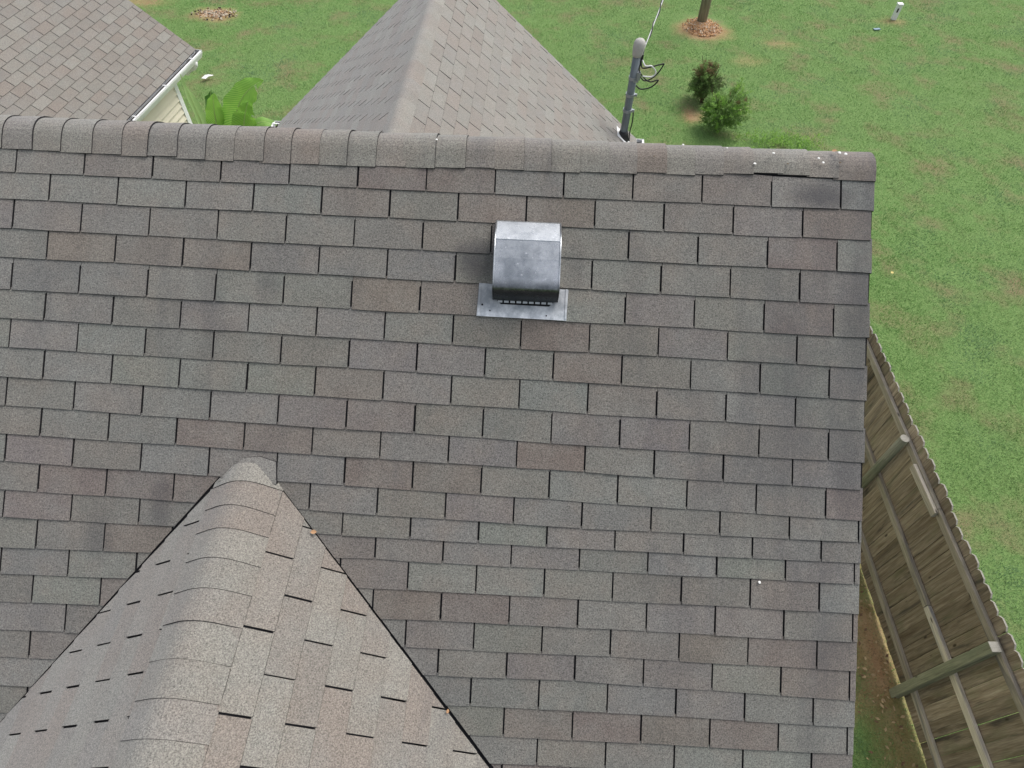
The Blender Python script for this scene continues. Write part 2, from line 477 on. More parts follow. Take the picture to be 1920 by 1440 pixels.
def cap_piece(mb, O, d, a, na, b, nb, s0, s1, wa, wb, r, tint, lo=0.003, hi=0.011, nseg=7, skew=0.0):
    """bent ridge shingle. O ridge point, d along the ridge towards the exposed butt (s1), a/b unit slope vectors, na/nb normals"""
    O, d, a, na, b, nb = map(np.asarray, (O, d, a, na, b, nb))
    sec = [(a * wa, na)]
    if wa > r * 1.6: sec.append((a * (wa + r) / 2, na))
    for q in range(nseg + 1):
        u = q / nseg
        nn = na * (1 - u) + nb * u; nn = nn / np.linalg.norm(nn)
        sec.append((a * r * (1 - u) ** 2 + b * r * u * u, nn))
    if wb > r * 1.6: sec.append((b * (wb + r) / 2, nb))
    sec.append((b * wb, nb))
    m = len(sec); pts = []
    bow = random.uniform(-0.002, 0.002)
    for si, h in ((s0, lo), (s1 - 0.003, hi), (s1, -0.002)):
        for i, (q, nn) in enumerate(sec):
            e = 0.0 if 0 < i < m - 1 else 0.0
            sk = skew * (1 - i / (m - 1))
            pts.append(O + d * (si + sk) + q + nn * (h + (bow if 0 < i < m - 1 else 0) + e))
    F, mi = [], []
    flip = np.cross(d, sec[1][0] - sec[0][0]) @ (na + nb) < 0
    for j in range(2):
        for i in range(m - 1):
            fc = (j * m + i, j * m + i + 1, (j + 1) * m + i + 1, (j + 1) * m + i)
            F.append(fc if flip else fc[::-1]); mi.append(j)
    # lower side edges
    b0 = len(pts)
    for i, nn in ((0, na), (m - 1, nb)):
        sg = a if i == 0 else b
        for si in (s0, s1): pts.append(O + d * (si + (skew if i == 0 else 0)) + sec[i][0] + sg * 0.002 - nn * 0.004)
    F += [(0, m, b0 + 1, b0), (m - 1, b0 + 2, b0 + 3, 2 * m - 1)]; mi += [1, 1]
    mb.add(pts, F, mi, tint)

ZR = 5.642
# main slope: O is the reference cut on the first course, t runs down the slope
TH = math.radians(37.0079)
MAIN = Plane((0, 0, ZR), (1, 0, 0), (0, -math.cos(TH), -math.sin(TH)), (0, -math.sin(TH), math.cos(TH)))
RAKE = 3.813
V_RIDGE = -0.262
#   row: (left cut u, v) (mid) (right) (far right); measured cut positions
ROWS = {
 1: ((-0.007, -0.008), None, (2.743, 0.001), (3.665, -0.002)),  2: ((0.149, 0.118), None, (2.580, 0.131), (3.500, 0.133)),
 3: ((-0.007, 0.246), None, (2.736, 0.267), (3.657, 0.272)),    4: ((0.153, 0.376), None, (2.579, 0.405), (3.498, 0.414)),
 5: ((0.002, 0.518), None, (2.732, 0.551), (3.653, 0.563)),     6: ((0.158, 0.647), None, (2.580, 0.681), (3.497, 0.692)),
 7: ((0.008, 0.776), None, (2.728, 0.822), (3.645, 0.836)),     8: ((0.167, 0.908), None, (2.584, 0.952), (3.501, 0.969)),
 9: ((0.007, 1.034), None, (2.733, 1.096), (3.652, 1.110)),    10: ((0.168, 1.163), None, (2.584, 1.214), (3.499, 1.229)),
11: ((0.016, 1.280), (1.520, 1.317), (2.734, 1.345), (3.649, 1.364)), 12: ((0.171, 1.407), (1.672, 1.443), (2.581, 1.458), (3.494, 1.460)),
13: ((0.023, 1.528), (1.523, 1.537), (2.731, 1.549), (3.638, 1.557)), 14: ((0.176, 1.657), (1.675, 1.637), (2.578, 1.641), (3.485, 1.646)),
15: ((0.024, 1.777), (1.823, 1.764), (2.730, 1.770), (3.638, 1.773)), 16: ((0.171, 1.899), None, (2.582, 1.894), (3.487, 1.901)),
17: ((0.024, 2.020), None, (2.731, 2.013), (3.637, 2.023)),    18: ((0.172, 2.143), None, (2.580, 2.129), (3.484, 2.146)),
19: ((0.024, 2.265), None, (2.728, 2.256), (3.630, 2.270)),    20: ((0.172, 2.387), None, (2.580, 2.384), (3.482, 2.387)),
21: ((0.024, 2.510), None, (2.731, 2.501), (3.632, 2.506)),
}
for r_ in range(22, 26):
    prev = ROWS[r_ - 2]
    ROWS[r_] = tuple(None if q is None else (q[0], q[1] + 0.247) for q in prev)
def row_v(r, u):
    if r == 0:
        return np.interp(u, [-1, 3.0, 3.30, 3.37, 3.64, 3.72, 3.9], [-0.140, -0.140, -0.140, -0.124, -0.117, -0.15, -0.15])
    pts = [q for q in ROWS[r] if q]
    us, vv = [q[0] for q in pts], [q[1] + 0.0016 * math.sin(q[0] * 5.1 + r * 2.3) for q in pts]
    wav = 0.0013 * math.sin(u * 7.3 + r * 1.7) + 0.0008 * math.sin(u * 17.1 + r * 4.1)
    if u < us[0]: return wav + vv[0] + (u - us[0]) * (vv[1] - vv[0]) / (us[1] - us[0])
    if u > us[-1]: return wav + vv[-1] + (u - us[-1]) * (vv[-1] - vv[-2]) / (us[-1] - us[-2])
    return wav + float(np.interp(u, us, vv))
def cut_u(r, idx):
    L, _, R_, F_ = ROWS[r]
    i0, i1, i2 = (0, 9, 12) if r % 2 else (0.5, 8.5, 11.5)
    if idx <= i1: return L[0] + (idx - i0) * (R_[0] - L[0]) / (i1 - i0)
    return R_[0] + (idx - i1) * (F_[0] - R_[0]) / (i2 - i1)

# front cross gable: apex on the main slope
AP_U, AP_V = 1.1016, 1.1697
AP = MAIN.P(AP_U, AP_V)
TD = math.atan(0.73)
VAL_R = (1.2593, 1.3571, 2.2346, 2.5177)     # valley lines on the main slope (u0 v0 u1 v1)
VAL_L = (0.9733, 1.3278, 0.0623, 2.4498)

house = thing('house', (0, 0, 0), 'large grey-brown shingled house with front cross gable filling the picture', 'house')
mb = MB()      # roof deck: front slope, back slope
EAVE_V = 5.15
pf = [MAIN.P(u, v, -0.003) for u, v in ((-7.2, V_RIDGE + 0.09), (RAKE - 0.004, V_RIDGE + 0.09), (RAKE - 0.004, EAVE_V), (-7.2, EAVE_V))]
mb.add(pf + [q - MAIN.n * 0.03 for q in pf], [(3, 2, 1, 0), (4, 5, 6, 7), (0, 1, 5, 4), (1, 2, 6, 5), (2, 3, 7, 6), (3, 0, 4, 7)])
RID = MAIN.P(0, V_RIDGE)
BACK = Plane(RID, (1, 0, 0), (0, math.cos(TH), -math.sin(TH)), (0, math.sin(TH), math.cos(TH)))
pb = [BACK.P(u, v, -0.003) for u, v in ((-7.2, 0.09), (RAKE - 0.004, 0.09), (RAKE - 0.004, 5.2), (-7.2, 5.2))]
mb.add(pb + [q - BACK.n * 0.03 for q in pb], [(0, 1, 2, 3), (7, 6, 5, 4), (4, 5, 1, 0), (5, 6, 2, 1), (6, 7, 3, 2), (7, 4, 0, 3)])
main_roof = mb.build('main_roof', M['deck'], house)

SH = [M['shingle'], M['edge']]
GAP = 0.0028
stuffA = MB()
for r in range(1, 26):
    k0 = -1 if r % 2 else -1.5
    prev_brown = False
    run_c, run_n = pick_tint(), 0
    idx = k0 - 1
    while True:
        ul = cut_u(r, idx); ur = cut_u(r, idx + 1)
        if ul > RAKE: break
        idx += 1
        g1, g2 = random.uniform(0.6, 1.35) * GAP, random.uniform(0.6, 1.35) * GAP
        L = ul + g1
        R_ = min(ur - g2, RAKE + random.uniform(-0.0008, 0.0008))
        if R_ - L < 0.01: continue
        last = ur > RAKE
        jl, jr = random.uniform(-0.0016, 0.0016), random.uniform(-0.0016, 0.0016)
        tvl, tvr = row_v(r - 1, L), row_v(r - 1, R_)
        bl, br = row_v(r, L) + jl, row_v(r, R_) + jr
        up = 0.014
        # slots never run deeper than the moulded cut: long exposures keep a solid strip on top
        solid = max(0.0, (bl - tvl) - random.uniform(0.122, 0.129))
        if solid > 0.003 and not last and R_ < 3.7:
            e = (ur + GAP - R_) * 0.98
            poly = [(L, tvl - up), (R_ + e, tvr - up), (R_ + e, tvr + solid), (R_, tvr + solid + 0.002), (R_, br), ((L + R_) / 2, (bl + br) / 2 + random.uniform(-0.0008, 0.0012)), (L, bl)]
        else:
            poly = [(L, tvl - up), (R_, tvr - up), (R_, br), ((L + R_) / 2, (bl + br) / 2 + random.uniform(-0.0008, 0.0012)), (L, bl)]
        # cut back along the valleys of the cross gable
        cu, cv = (L + R_) / 2, (bl + tvl) / 2
        if bl > AP_V + 0.05:
            u0, v0, u1, v1 = VAL_R if cu > AP_U else VAL_L
            a_, b_ = (v1 - v0), -(u1 - u0)
            nl = math.hypot(a_, b_); a_, b_ = a_ / nl, b_ / nl
            c_ = -(a_ * u0 + b_ * v0)
            if a_ * (u0 + (1 if cu > AP_U else -1)) + b_ * v0 + c_ < 0: a_, b_, c_ = -a_, -b_, -c_
            spans = L < AP_U < R_
            if not spans or bl > AP_V + 0.2:
                poly = clip(poly, a_, b_, c_ - (0.0035 if cu > AP_U else 0.016))
        if run_n <= 0:
            run_c, run_n = pick_tint(), random.choice((1, 1, 2, 2, 3))
        run_n -= 1
        tint = tuple(q * random.uniform(0.97, 1.03) for q in run_c)
        if len(poly) < 3: continue
        pr = project(MAIN.P(sum(q[0] for q in poly) / len(poly), sum(q[1] for q in poly) / len(poly)))
        seen = any(p_ and 0 <= p_[0] <= 1920 and 0 <= p_[1] <= 1440 for p_ in (project(MAIN.P(*q)) for q in poly))
        if seen and r < 22:
            t1 = MB()
            if tab(t1, MAIN, poly, tvl, bl, tint): t1.build('shingle', SH, main_roof)
        else:
            tab(stuffA, MAIN, poly, tvl, bl, tint)
# beyond the frame: the rest of the front slope and the back slope, joined
def lay(mbx, pl, s0, s1, t0, t1, expo, tabw, off, gain=1.0, phase=0):
    n = int(round((t1 - t0) / expo))
    for r in range(n):
        tv = t0 + r * expo; bv = tv + expo
        s = s0 - ((off + (tabw / 2 if (r + phase) % 2 else 0)) % tabw)
        while s < s1:
            L, R_ = max(s + 0.003, s0), min(s + tabw - 0.003, s1)
            if R_ - L > 0.02:
                tab(mbx, pl, [(L, tv - 0.014), (R_, tv - 0.014), (R_, bv), (L, bv)], tv, bv, pick_tint(gain))
            s += tabw
v26 = row_v(25, 1.0)
lay(stuffA, MAIN, -0.62, RAKE, v26 + 0.0, EAVE_V, 0.127, 0.3048, 0.0)
lay(stuffA, MAIN, -7.1, -0.62, V_RIDGE + 0.12, EAVE_V, 0.127, 0.3048, 0.0)
lay(stuffA, BACK, -7.1, RAKE, 0.12, 5.2, 0.127, 0.3048, 0.1)
o = stuffA.build('shingle_field', SH, main_roof)
tag(o, kind='stuff')

# ridge caps of the main roof, exposed butts facing right
s = -2.5
capN = 0
edge_u = [-0.087, 0.296, 0.942, 1.443, 2.133, 2.418, 2.738, 3.14, 3.341, 3.79]
edge_v = [-0.114, -0.110, -0.102, -0.102, -0.118, -0.118, -0.125, -0.136, -0.146, -0.136]
while s < RAKE - 0.02:
    w = random.uniform(0.121, 0.134)
    s1 = min(s + w, RAKE + 0.006)
    if RAKE - s1 < 0.05: s1 = RAKE + 0.006
    ev = np.interp((s + s1) / 2, edge_u, edge_v) + random.uniform(-0.005, 0.005)
    t1 = MB()
    cap_piece(t1, RID, (1, 0, 0), MAIN.et, MAIN.n, BACK.et, BACK.n, s - 0.02, s1, ev - V_RIDGE, 0.15, 0.085, tuple(a * b for a, b in zip(pick_tint(1.17), (1.02, 0.995, 0.96))), lo=0.006, hi=random.uniform(0.0095, 0.0125), skew=random.uniform(-0.004, 0.004))
    t1.build('ridge_cap', SH, main_roof, smooth=False)
    s = s1

# front cross gable
GR = Plane(AP, (0, -1, 0), (math.cos(TD), 0, -math.sin(TD)), (math.sin(TD), 0, math.cos(TD)))
GL = Plane(AP, (0, -1, 0), (-math.cos(TD), 0, -math.sin(TD)), (-math.sin(TD), 0, math.cos(TD)))
G_END = 3.6          # how far the gable runs forward of its apex
mb = MB()
for pl in (GR, GL):
    q = [pl.P(0.1, 0.1, -0.003), pl.P(G_END, 0.1, -0.003), pl.P(G_END, 3.2, -0.003), pl.P(3.3, 3.2, -0.003)]
    mb.add(q + [x - pl.n * 0.03 for x in q], [(0, 1, 2, 3), (7, 6, 5, 4), (0, 4, 5, 1), (1, 5, 6, 2), (2, 6, 7, 3), (3, 7, 4, 0)])
gable_roof = mb.build('gable_roof', M['deck'], house)
stuffG = MB()
for pl, t0, expo, y0, side in ((GR, 0.190, 0.1253, 1.363, 1), (GL, 0.204, 0.1170, 1.543, -1)):
    # valley in (s, t): the slope meets the main roof where the heights agree
    # height of the gable plane above the main plane along (s,t)
    hm = lambda a, b: float((pl.P(a, b) - MAIN.O) @ MAIN.n)
    h0, ha, hb = hm(0, 0), hm(1, 0) - hm(0, 0), hm(0, 1) - hm(0, 0)
    nl = math.hypot(ha, hb)
    for r in range(0, 24):
        tv, bv = t0 + (r - 1) * expo, t0 + r * expo
        if r == 0: tv = 0.115
        base = (y0 + AP[1]) if side else 0
        off = (0 if (r - 1) % 2 == 0 else 0.1524)
        first = y0 - (-AP[1]) + off          # distance forward of the apex
        s_ = first - 0.3048 * 8
        while s_ < G_END:
            g1, g2 = random.uniform(0.4, 1.4) * GAP, random.uniform(0.4, 1.4) * GAP
            L, R_ = s_ + g1, min(s_ + 0.3048 - g2, G_END)
            s_ += 0.3048
            if R_ < 0 or R_ - L < 0.01: continue
            j = random.uniform(-0.001, 0.001)
            poly = [(L, tv - 0.012), (R_, tv - 0.012), (R_, bv + j), (L, bv - j)]
            poly = clip(poly, ha / nl, hb / nl, h0 / nl + 0.002)
            if len(poly) < 3: continue
            tint = pick_tint(1.31 if side > 0 else 1.42)
            pts = [project(pl.P(*q)) for q in poly]
            seen = any(p_ and 0 <= p_[0] <= 1920 and 0 <= p_[1] <= 1440 for p_ in pts)
            if seen:
                t1 = MB()
                if tab(t1, pl, poly, tv, bv, tint, h1=0.0066, bev=0.0046, bs=0.0014): t1.build('shingle', SH, gable_roof)
            else:
                tab(stuffG, pl, poly, tv, bv, tint)
tag(stuffG.build('shingle_field', SH, gable_roof), kind='stuff')
# gable caps, butts facing forward; measured courses
bounds = [0.085, 0.159, 0.267, 0.375, 0.50, 0.628, 0.751, 0.884, 1.017, 1.143]
while bounds[-1] < G_END: bounds.append(bounds[-1] + random.uniform(0.122, 0.132))
for i in range(len(bounds) - 1):
    t1 = MB()
    cap_piece(t1, AP, (0, -1, 0), GR.et, GR.n, GL.et, GL.n, bounds[i] - 0.02, bounds[i + 1], 0.186 + random.uniform(-0.003, 0.003), 0.18, 0.10, pick_tint(1.33), lo=0.006, hi=random.uniform(0.0088, 0.0105), nseg=8, skew=random.uniform(-0.006, 0.006))
    t1.build('ridge_cap', SH, gable_roof)
# folded end of the first cap lying on the main slope
mb = MB()
fl = [(0.975, 1.318), (1.030, 1.258), (1.078, 1.214), (1.150, 1.206), (1.222, 1.226), (1.232, 1.322)]
top = [MAIN.P(u, v, 0.009 + 0.012 * max(0, (v - 1.20) / 0.12)) for u, v in fl]
cen = MAIN.P(1.103, 1.318, 0.034)
bot = [MAIN.P(u + (0.002 if u > 1.1 else -0.002), v - 0.002, -0.001) for u, v in fl]
n = len(fl)
mb.add(top + [cen] + bot, [(n, i + 1, i) for i in range(n - 1)] + [(i, i + 1, n + 2 + i, n + 1 + i) for i in range(n - 1)], [0] * (n - 1) + [1] * (n - 1), (0.196, 0.187, 0.170))
mb.build('ridge_cap', SH, gable_roof)

# walls, rake and fascia boards of the house
def box_part(name, mat, parent, lo, hi):
    mb = MB(); lo, hi = np.array(lo, float), np.array(hi, float); c = (lo + hi) / 2; h = (hi - lo) / 2
    mb.box(c, (h[0], 0, 0), (0, h[1], 0), (0, 0, h[2])); return mb.build(name, mat, parent)
ey = float(MAIN.P(0, EAVE_V)[1]); ez = float(MAIN.P(0, EAVE_V)[2]); by = float(BACK.P(0, 5.2)[1]); bz = float(BACK.P(0, 5.2)[2])
mb = MB()
X0, X1 = -6.9, RAKE - 0.30
yr = float(RID[1]); zr = float(RID[2]) - 0.06
prof = [(ey + 0.35, 0), (by - 0.35, 0), (by - 0.35, bz + 0.22), (yr, zr), (ey + 0.35, ez + 0.22)]
P = [(X0, a, b) for a, b in prof] + [(X1, a, b) for a, b in prof]
mb.add(P, [(0, 1, 2, 3, 4), (9, 8, 7, 6, 5), (0, 4, 9, 5), (1, 6, 7, 2)])
mb.build('wall', M['siding'], house)
mb = MB()
for pl, L in ((MAIN, EAVE_V), (BACK, 5.2)):
    t0 = V_RIDGE if pl is MAIN else 0
    cen = pl.P(RAKE - 0.02, (t0 + L) / 2, -0.10)
    mb.box(cen, pl.es * 0.011, pl.et * (L - t0) / 2, pl.n * 0.065)
mb.build('rake_board', M['white'], house)
mb = MB()
gy = float(AP[1]) - G_END + 0.3
gz = float(AP[2]) - 0.05
hw = 3.0
mb.add([(AP_U - hw, gy, 0), (AP_U + hw, gy, 0), (AP_U + hw, gy, gz - hw * 0.73), (AP_U, gy, gz), (AP_U - hw, gy, gz - hw * 0.73),
        (AP_U - hw, ey + 0.4, 0), (AP_U + hw, ey + 0.4, 0), (AP_U + hw, ey + 0.4, gz - hw * 0.73), (AP_U - hw, ey + 0.4, gz - hw * 0.73)],
       [(0, 1, 2, 3, 4), (1, 6, 7, 2), (0, 4, 8, 5)])
mb.build('gable_wall', M['siding'], house)

# ------------------------------------------------------------------ rear gable wing seen over the ridge
FAR = [M['shingle_far'], M['edge']]
rw = thing('gabled_wing', (1.2, 4.0, 0), 'tan shingled gable roof seen just behind the long ridge', 'house wing')
RN, RF = V3(1.19, 1.2, 4.6), V3(1.245, 5.98, 4.6)
RR, RL = V3(3.796, 5.976, 2.4), V3(-1.237, 5.87, 2.4)
re_ = (RF - RN) / np.linalg.norm(RF - RN)
def slope_plane(Q):
    v = Q - RF; t = v - re_ * (v @ re_); L = np.linalg.norm(t); t /= L
    n = np.cross(t, re_); n = n if n[2] > 0 else -n
    return Plane(RN, re_, t, n), L
WR, WRL = slope_plane(RR); WL, WLL = slope_plane(RL)
sF = float(np.linalg.norm(RF - RN))
mb = MB()
for pl, L in ((WR, WRL), (WL, WLL)):
    q = [pl.P(0.35, 0.075, -0.003), pl.P(sF, 0.075, -0.003), pl.P(sF, L, -0.003), pl.P(3.25, L, -0.003)]
    sg = 1 if pl is WL else -1
    F = [(0, 1, 2, 3), (7, 6, 5, 4), (0, 4, 5, 1), (1, 5, 6, 2), (2, 6, 7, 3), (3, 7, 4, 0)]
    mb.add(q + [x - pl.n * 0.05 for x in q], [f_[::sg] for f_ in F])
wing_roof = mb.build('roof', M['edge'], rw)
stuffW = MB(); cnt = 0; cand = []
def ridge_y(px): return 218 + 0.0385 * px
for pl, L, t0, expo, s00, gain in ((WR, WRL, 0.128, 0.1365, 1.397, 1.36), (WL, WLL, 0.14, 0.131, 1.45, 1.40)):
    r = 0
    while t0 + (r - 1) * expo < L:
        tv, bv = (t0 + (r - 1) * expo if r else 0.09), min(t0 + r * expo, L + 0.02)
        s_ = s00 + (0 if r % 2 else 0.138) - 0.276 * 10
        while s_ < sF:
            a_, b_ = max(s_ + random.uniform(0.0015, 0.0035), -1.5), min(s_ + 0.276 - random.uniform(0.0015, 0.0035), sF)
            s_ += 0.276
            if b_ - a_ < 0.012: continue
            j = random.uniform(-0.0015, 0.0015)
            poly = [(a_, tv - 0.014), (b_, tv - 0.014), (b_, bv + j), (a_, bv - j)]
            if max(float((pl.P(*q) - BACK.O) @ BACK.n) for q in poly) < -0.02: continue
            pr = project(pl.P((a_ + b_) / 2, (tv + bv) / 2))
            seen = pl is WR and pr and 0 <= pr[1] < ridge_y(pr[0]) + 4 and 0 < pr[0] < 1920
            tint = pick_tint(gain)
            if seen:
                t1 = MB()
                if tab(t1, pl, poly, tv, bv, tint, h1=0.0062, bev=0.0065, bs=0.002): cand.append(t1)
            else: tab(stuffW, pl, poly, tv, bv, tint, h0=0.002, h1=0.009)
        r += 1
for t1 in cand: t1.build('shingle', FAR, wing_roof)
tag(stuffW.build('shingle_field', FAR, wing_roof), kind='stuff')
s = 0.3
while s < sF - 0.03:
    w = random.uniform(0.15, 0.17); s1 = min(s + w, sF + 0.005)
    t1 = MB(); cap_piece(t1, RN, re_, WR.et, WR.n, WL.et, WL.n, s - 0.02, s1, 0.135, 0.14, 0.07, pick_tint(1.45), lo=0.006, hi=0.011)
    t1.build('ridge_cap', FAR, wing_roof); s = s1
def gutter(parent, E0, E1, out, mat, hang=(), ends=(1, 1)):
    """K-profile trough along the eave E0->E1; out = unit vector away from the wall"""
    E0, E1, out = map(np.asarray, (E0, E1, out)); d = (E1 - E0) / np.linalg.norm(E1 - E0); up = V3(0, 0, 1)
    pr = [(0.012, 0.0), (0.012, -0.105), (0.075, -0.105), (0.088, -0.065), (0.098, -0.02), (0.096, 0.0), (0.124, 0.0), (0.124, -0.028), (0.106, -0.07), (0.086, -0.112), (0.006, -0.112), (0.006, 0.0)]
    mb = MB(); n = len(pr)
    P = [E + out * a + up * b for E in (E0, E1) for a, b in pr]
    mb.add(P, [(i, (i + 1) % n, n + (i + 1) % n, n + i) for i in range(n)] + [tuple(range(n)), tuple(range(2 * n - 1, n - 1, -1))])
    g = mb.build('gutter', mat, parent)
    for e_, E, sg in ((ends[0], E0, -1), (ends[1], E1, 1)):
        if e_:
            mb = MB(); q = [(0.0, 0.006), (0.0, -0.115), (0.087, -0.115), (0.109, -0.07), (0.127, -0.028), (0.127, 0.006)]
            P = [E + d * sg * w_ + out * a + up * b for w_ in (0.0, 0.008) for a, b in q]; m = len(q)
            mb.add(P, [tuple(range(m)), tuple(range(2 * m - 1, m - 1, -1))] + [(i, m + i, m + (i + 1) % m, (i + 1) % m) for i in range(m)])
            mb.build('end_cap', mat, g)
    mb = MB(); mb.box((E0 + E1) / 2 + out * 0.050 - up * 0.062, (E1 - E0) / 2 * 0.998, out * 0.036, up * 0.02); mb.build('gutter_silt', M['silt'], g)
    for h in hang:
        mb = MB(); c = E0 + d * h + out * 0.06 + up * 0.006
        mb.box(c, out * 0.06, d * 0.012, up * 0.003); mb.build('hanger', mat, g)
    return g
outR = np.cross(re_, (0, 0, 1.0)); outR /= np.linalg.norm(outR)
eR0, eR1 = WR.P(3.3, WRL), WR.P(sF, WRL)
gutter(rw, eR0 - V3(0, 0, 0.02), eR1 - V3(0, 0, 0.02), outR, M['white'])
eL0, eL1 = WL.P(3.3, WLL), WL.P(sF, WLL)
gutter(rw, eL0 - V3(0, 0, 0.02), eL1 - V3(0, 0, 0.02), -outR, M['white'], hang=(1.2, 1.42))
mb = MB()
xw0, xw1 = float(eL1[0]) + 0.3, float(eR1[0]) - 0.3
prof = [(xw0, 0), (xw1, 0), (xw1, 2.58), (1.23, 4.5), (xw0, 2.58)]
P = [(a, 3.9, b) for a, b in prof] + [(a, 5.68, b) for a, b in prof]
mb.add(P, [(5, 6, 7, 8, 9), (4, 3, 2, 1, 0), (1, 2, 7, 6), (0, 5, 9, 4)])
mb.build('wall', M['siding'], rw)

# ------------------------------------------------------------------ side wing of the main house, modelled as a separate thing, upper left
sh = thing('side_wing', (-3.4, 6.5, 0), 'cream-sided house wing with white gutter and brown shingles at upper left', 'house')
SA, SB = V3(-3.166, 8.007, 2.4), V3(-3.416, 5.822, 2.4)
se = (SA - SB) / np.linalg.norm(SA - SB)
sup = V3(-se[1], se[0], 0) * math.cos(math.atan(0.8)) + V3(0, 0, math.sin(math.atan(0.8)))
sn = np.cross(se, sup); sn = sn if sn[2] > 0 else -sn
SP = Plane(SB, se, -sup, sn)
sEnd = float(np.linalg.norm(SA - SB)) + 0.0
S0, TTOP = -2.6, 3.6
mb = MB()
q = [SP.P(S0, -TTOP, -0.003), SP.P(sEnd, -TTOP, -0.003), SP.P(sEnd, 0.01, -0.003), SP.P(S0, 0.01, -0.003)]
mb.add(q + [x - sn * 0.05 for x in q], [(3, 2, 1, 0), (4, 5, 6, 7), (1, 5, 4, 0), (2, 6, 5, 1), (3, 7, 6, 2), (0, 4, 7, 3)])
top0, top1 = SP.P(S0, -TTOP, -0.003), SP.P(sEnd, -TTOP, -0.003)
dn = V3(se[1], -se[0], 0) * -math.cos(math.atan(0.8)) - V3(0, 0, math.sin(math.atan(0.8)))
mb.add([top0, top1, top1 + dn * TTOP, top0 + dn * TTOP], [(0, 1, 2, 3)])
side_roof = mb.build('roof', M['edge'], sh)
stuffS = MB()
for r in range(-1, 28):
    bv, tv = -(r * 0.1252 + 0.0815), -((r + 1) * 0.1252 + 0.0815)
    if r == -1: bv = 0.02
    s_ = -0.275 + (0.1328 if r % 2 else 0.0) + (-0.0 if True else 0) - 0.2655 * 12
    if r % 2 == 1: s_ = -0.399 - 0.2655 * 12
    else: s_ = -0.275 - 0.2655 * 12
    # course with its top at 0.707 has r = 4 (even)
    while s_ < sEnd:
        a_, b_ = max(s_ + random.uniform(0.0015, 0.0035), S0), min(s_ + 0.2655 - random.uniform(0.0015, 0.0035), sEnd + 0.004)
        s_ += 0.2655
        if b_ - a_ < 0.012: continue
        j = random.uniform(-0.0015, 0.0015)
        poly = [(a_, tv - 0.014), (b_, tv - 0.014), (b_, bv + j), (a_, bv - j)]
        pts = [project(SP.P(*q)) for q in poly]
        seen = any(p_ and -2 < p_[0] < 400 and -2 < p_[1] < 232 + 0.045 * p_[0] for p_ in pts)
        tint = pick_tint(1.23)
        if seen:
            t1 = MB()
            if tab(t1, SP, poly, tv, bv, tint, h1=0.007, bev=0.0030, bs=0.002): t1.build('shingle', FAR, side_roof)
        else: tab(stuffS, SP, poly, tv, bv, tint)
tag(stuffS.build('shingle_field', FAR, side_roof), kind='stuff')
sout = V3(se[1], -se[0], 0)
gE0, gE1 = SB + se * S0 - V3(0, 0, 0.03) - sout * 0.035, SA + se * 0.03 - V3(0, 0, 0.03) - sout * 0.035
gutter(sh, gE0, gE1, sout, M['white'], hang=(2.62 + 0.16, 2.62 + 1.05, 2.62 + 1.92))
# siding boards and corner trim
CX, CY = -3.40, 7.40           # wall corner
wx = lambda y: CX - (CY - y) * (se[0] / se[1])
mb = MB()
mb.add([(wx(3.5) - 0.03, 3.5, 0), (CX - 0.03, CY - 0.03, 0), (CX - 0.03, CY - 0.03, 2.36), (wx(3.5) - 0.03, 3.5, 2.36),
        (CX - 5.5, CY - 0.03, 0), (CX - 5.5, CY - 0.03, 2.36), (CX - 2.7, CY - 0.03, 4.45)],
       [(0, 1, 2, 3), (1, 4, 5, 6, 2)])
wall = mb.build('wall', M['siding'], sh)
zb = 0.1
while zb < 2.34:
    mb = MB(); y0, y1 = 3.6, CY - 0.05
    for_ = [(wx(y0), y0), (wx(y1), y1)]
    P = []
    for x_, y_ in for_: P += [(x_ + 0.036, y_, zb), (x_ + 0.002, y_, zb + 0.105), (x_ - 0.028, y_, zb + 0.105), (x_ - 0.028, y_, zb)]
    mb.add(P, [(0, 4, 5, 1), (1, 5, 6, 2), (3, 7, 4, 0), (0, 1, 2, 3), (7, 6, 5, 4)])
    mb.build('siding_board', M['siding'], wall); zb += 0.105
mb = MB(); mb.box((CX - 0.005, CY - 0.005, 1.17), (0.034, 0, 0), (0, 0.055, 0), (0, 0, 1.17)); mb.build('corner_trim', M['white'], sh)
mb = MB()
c0 = SA + se * -0.18 + sout * 0.045
mb.tube([c0 + V3(0, 0, -0.12), c0 + V3(0, 0, -0.17) - sout * 0.01, c0 + V3(0, 0, -0.22) - sout * 0.05, c0 + V3(0, 0, -0.26) - sout * 0.14, c0 + V3(0, 0, -0.33) - sout * 0.22], 0.036, 12)
mb.build('downspout_elbow', M['white'], sh, smooth=True)
mb = MB(); mb.box((SA + SB) / 2 - sout * 0.16 - V3(0, 0, 0.06), se * 1.05, sout * 0.15, V3(0, 0, 0.006)); mb.build('soffit', M['white'], sh)

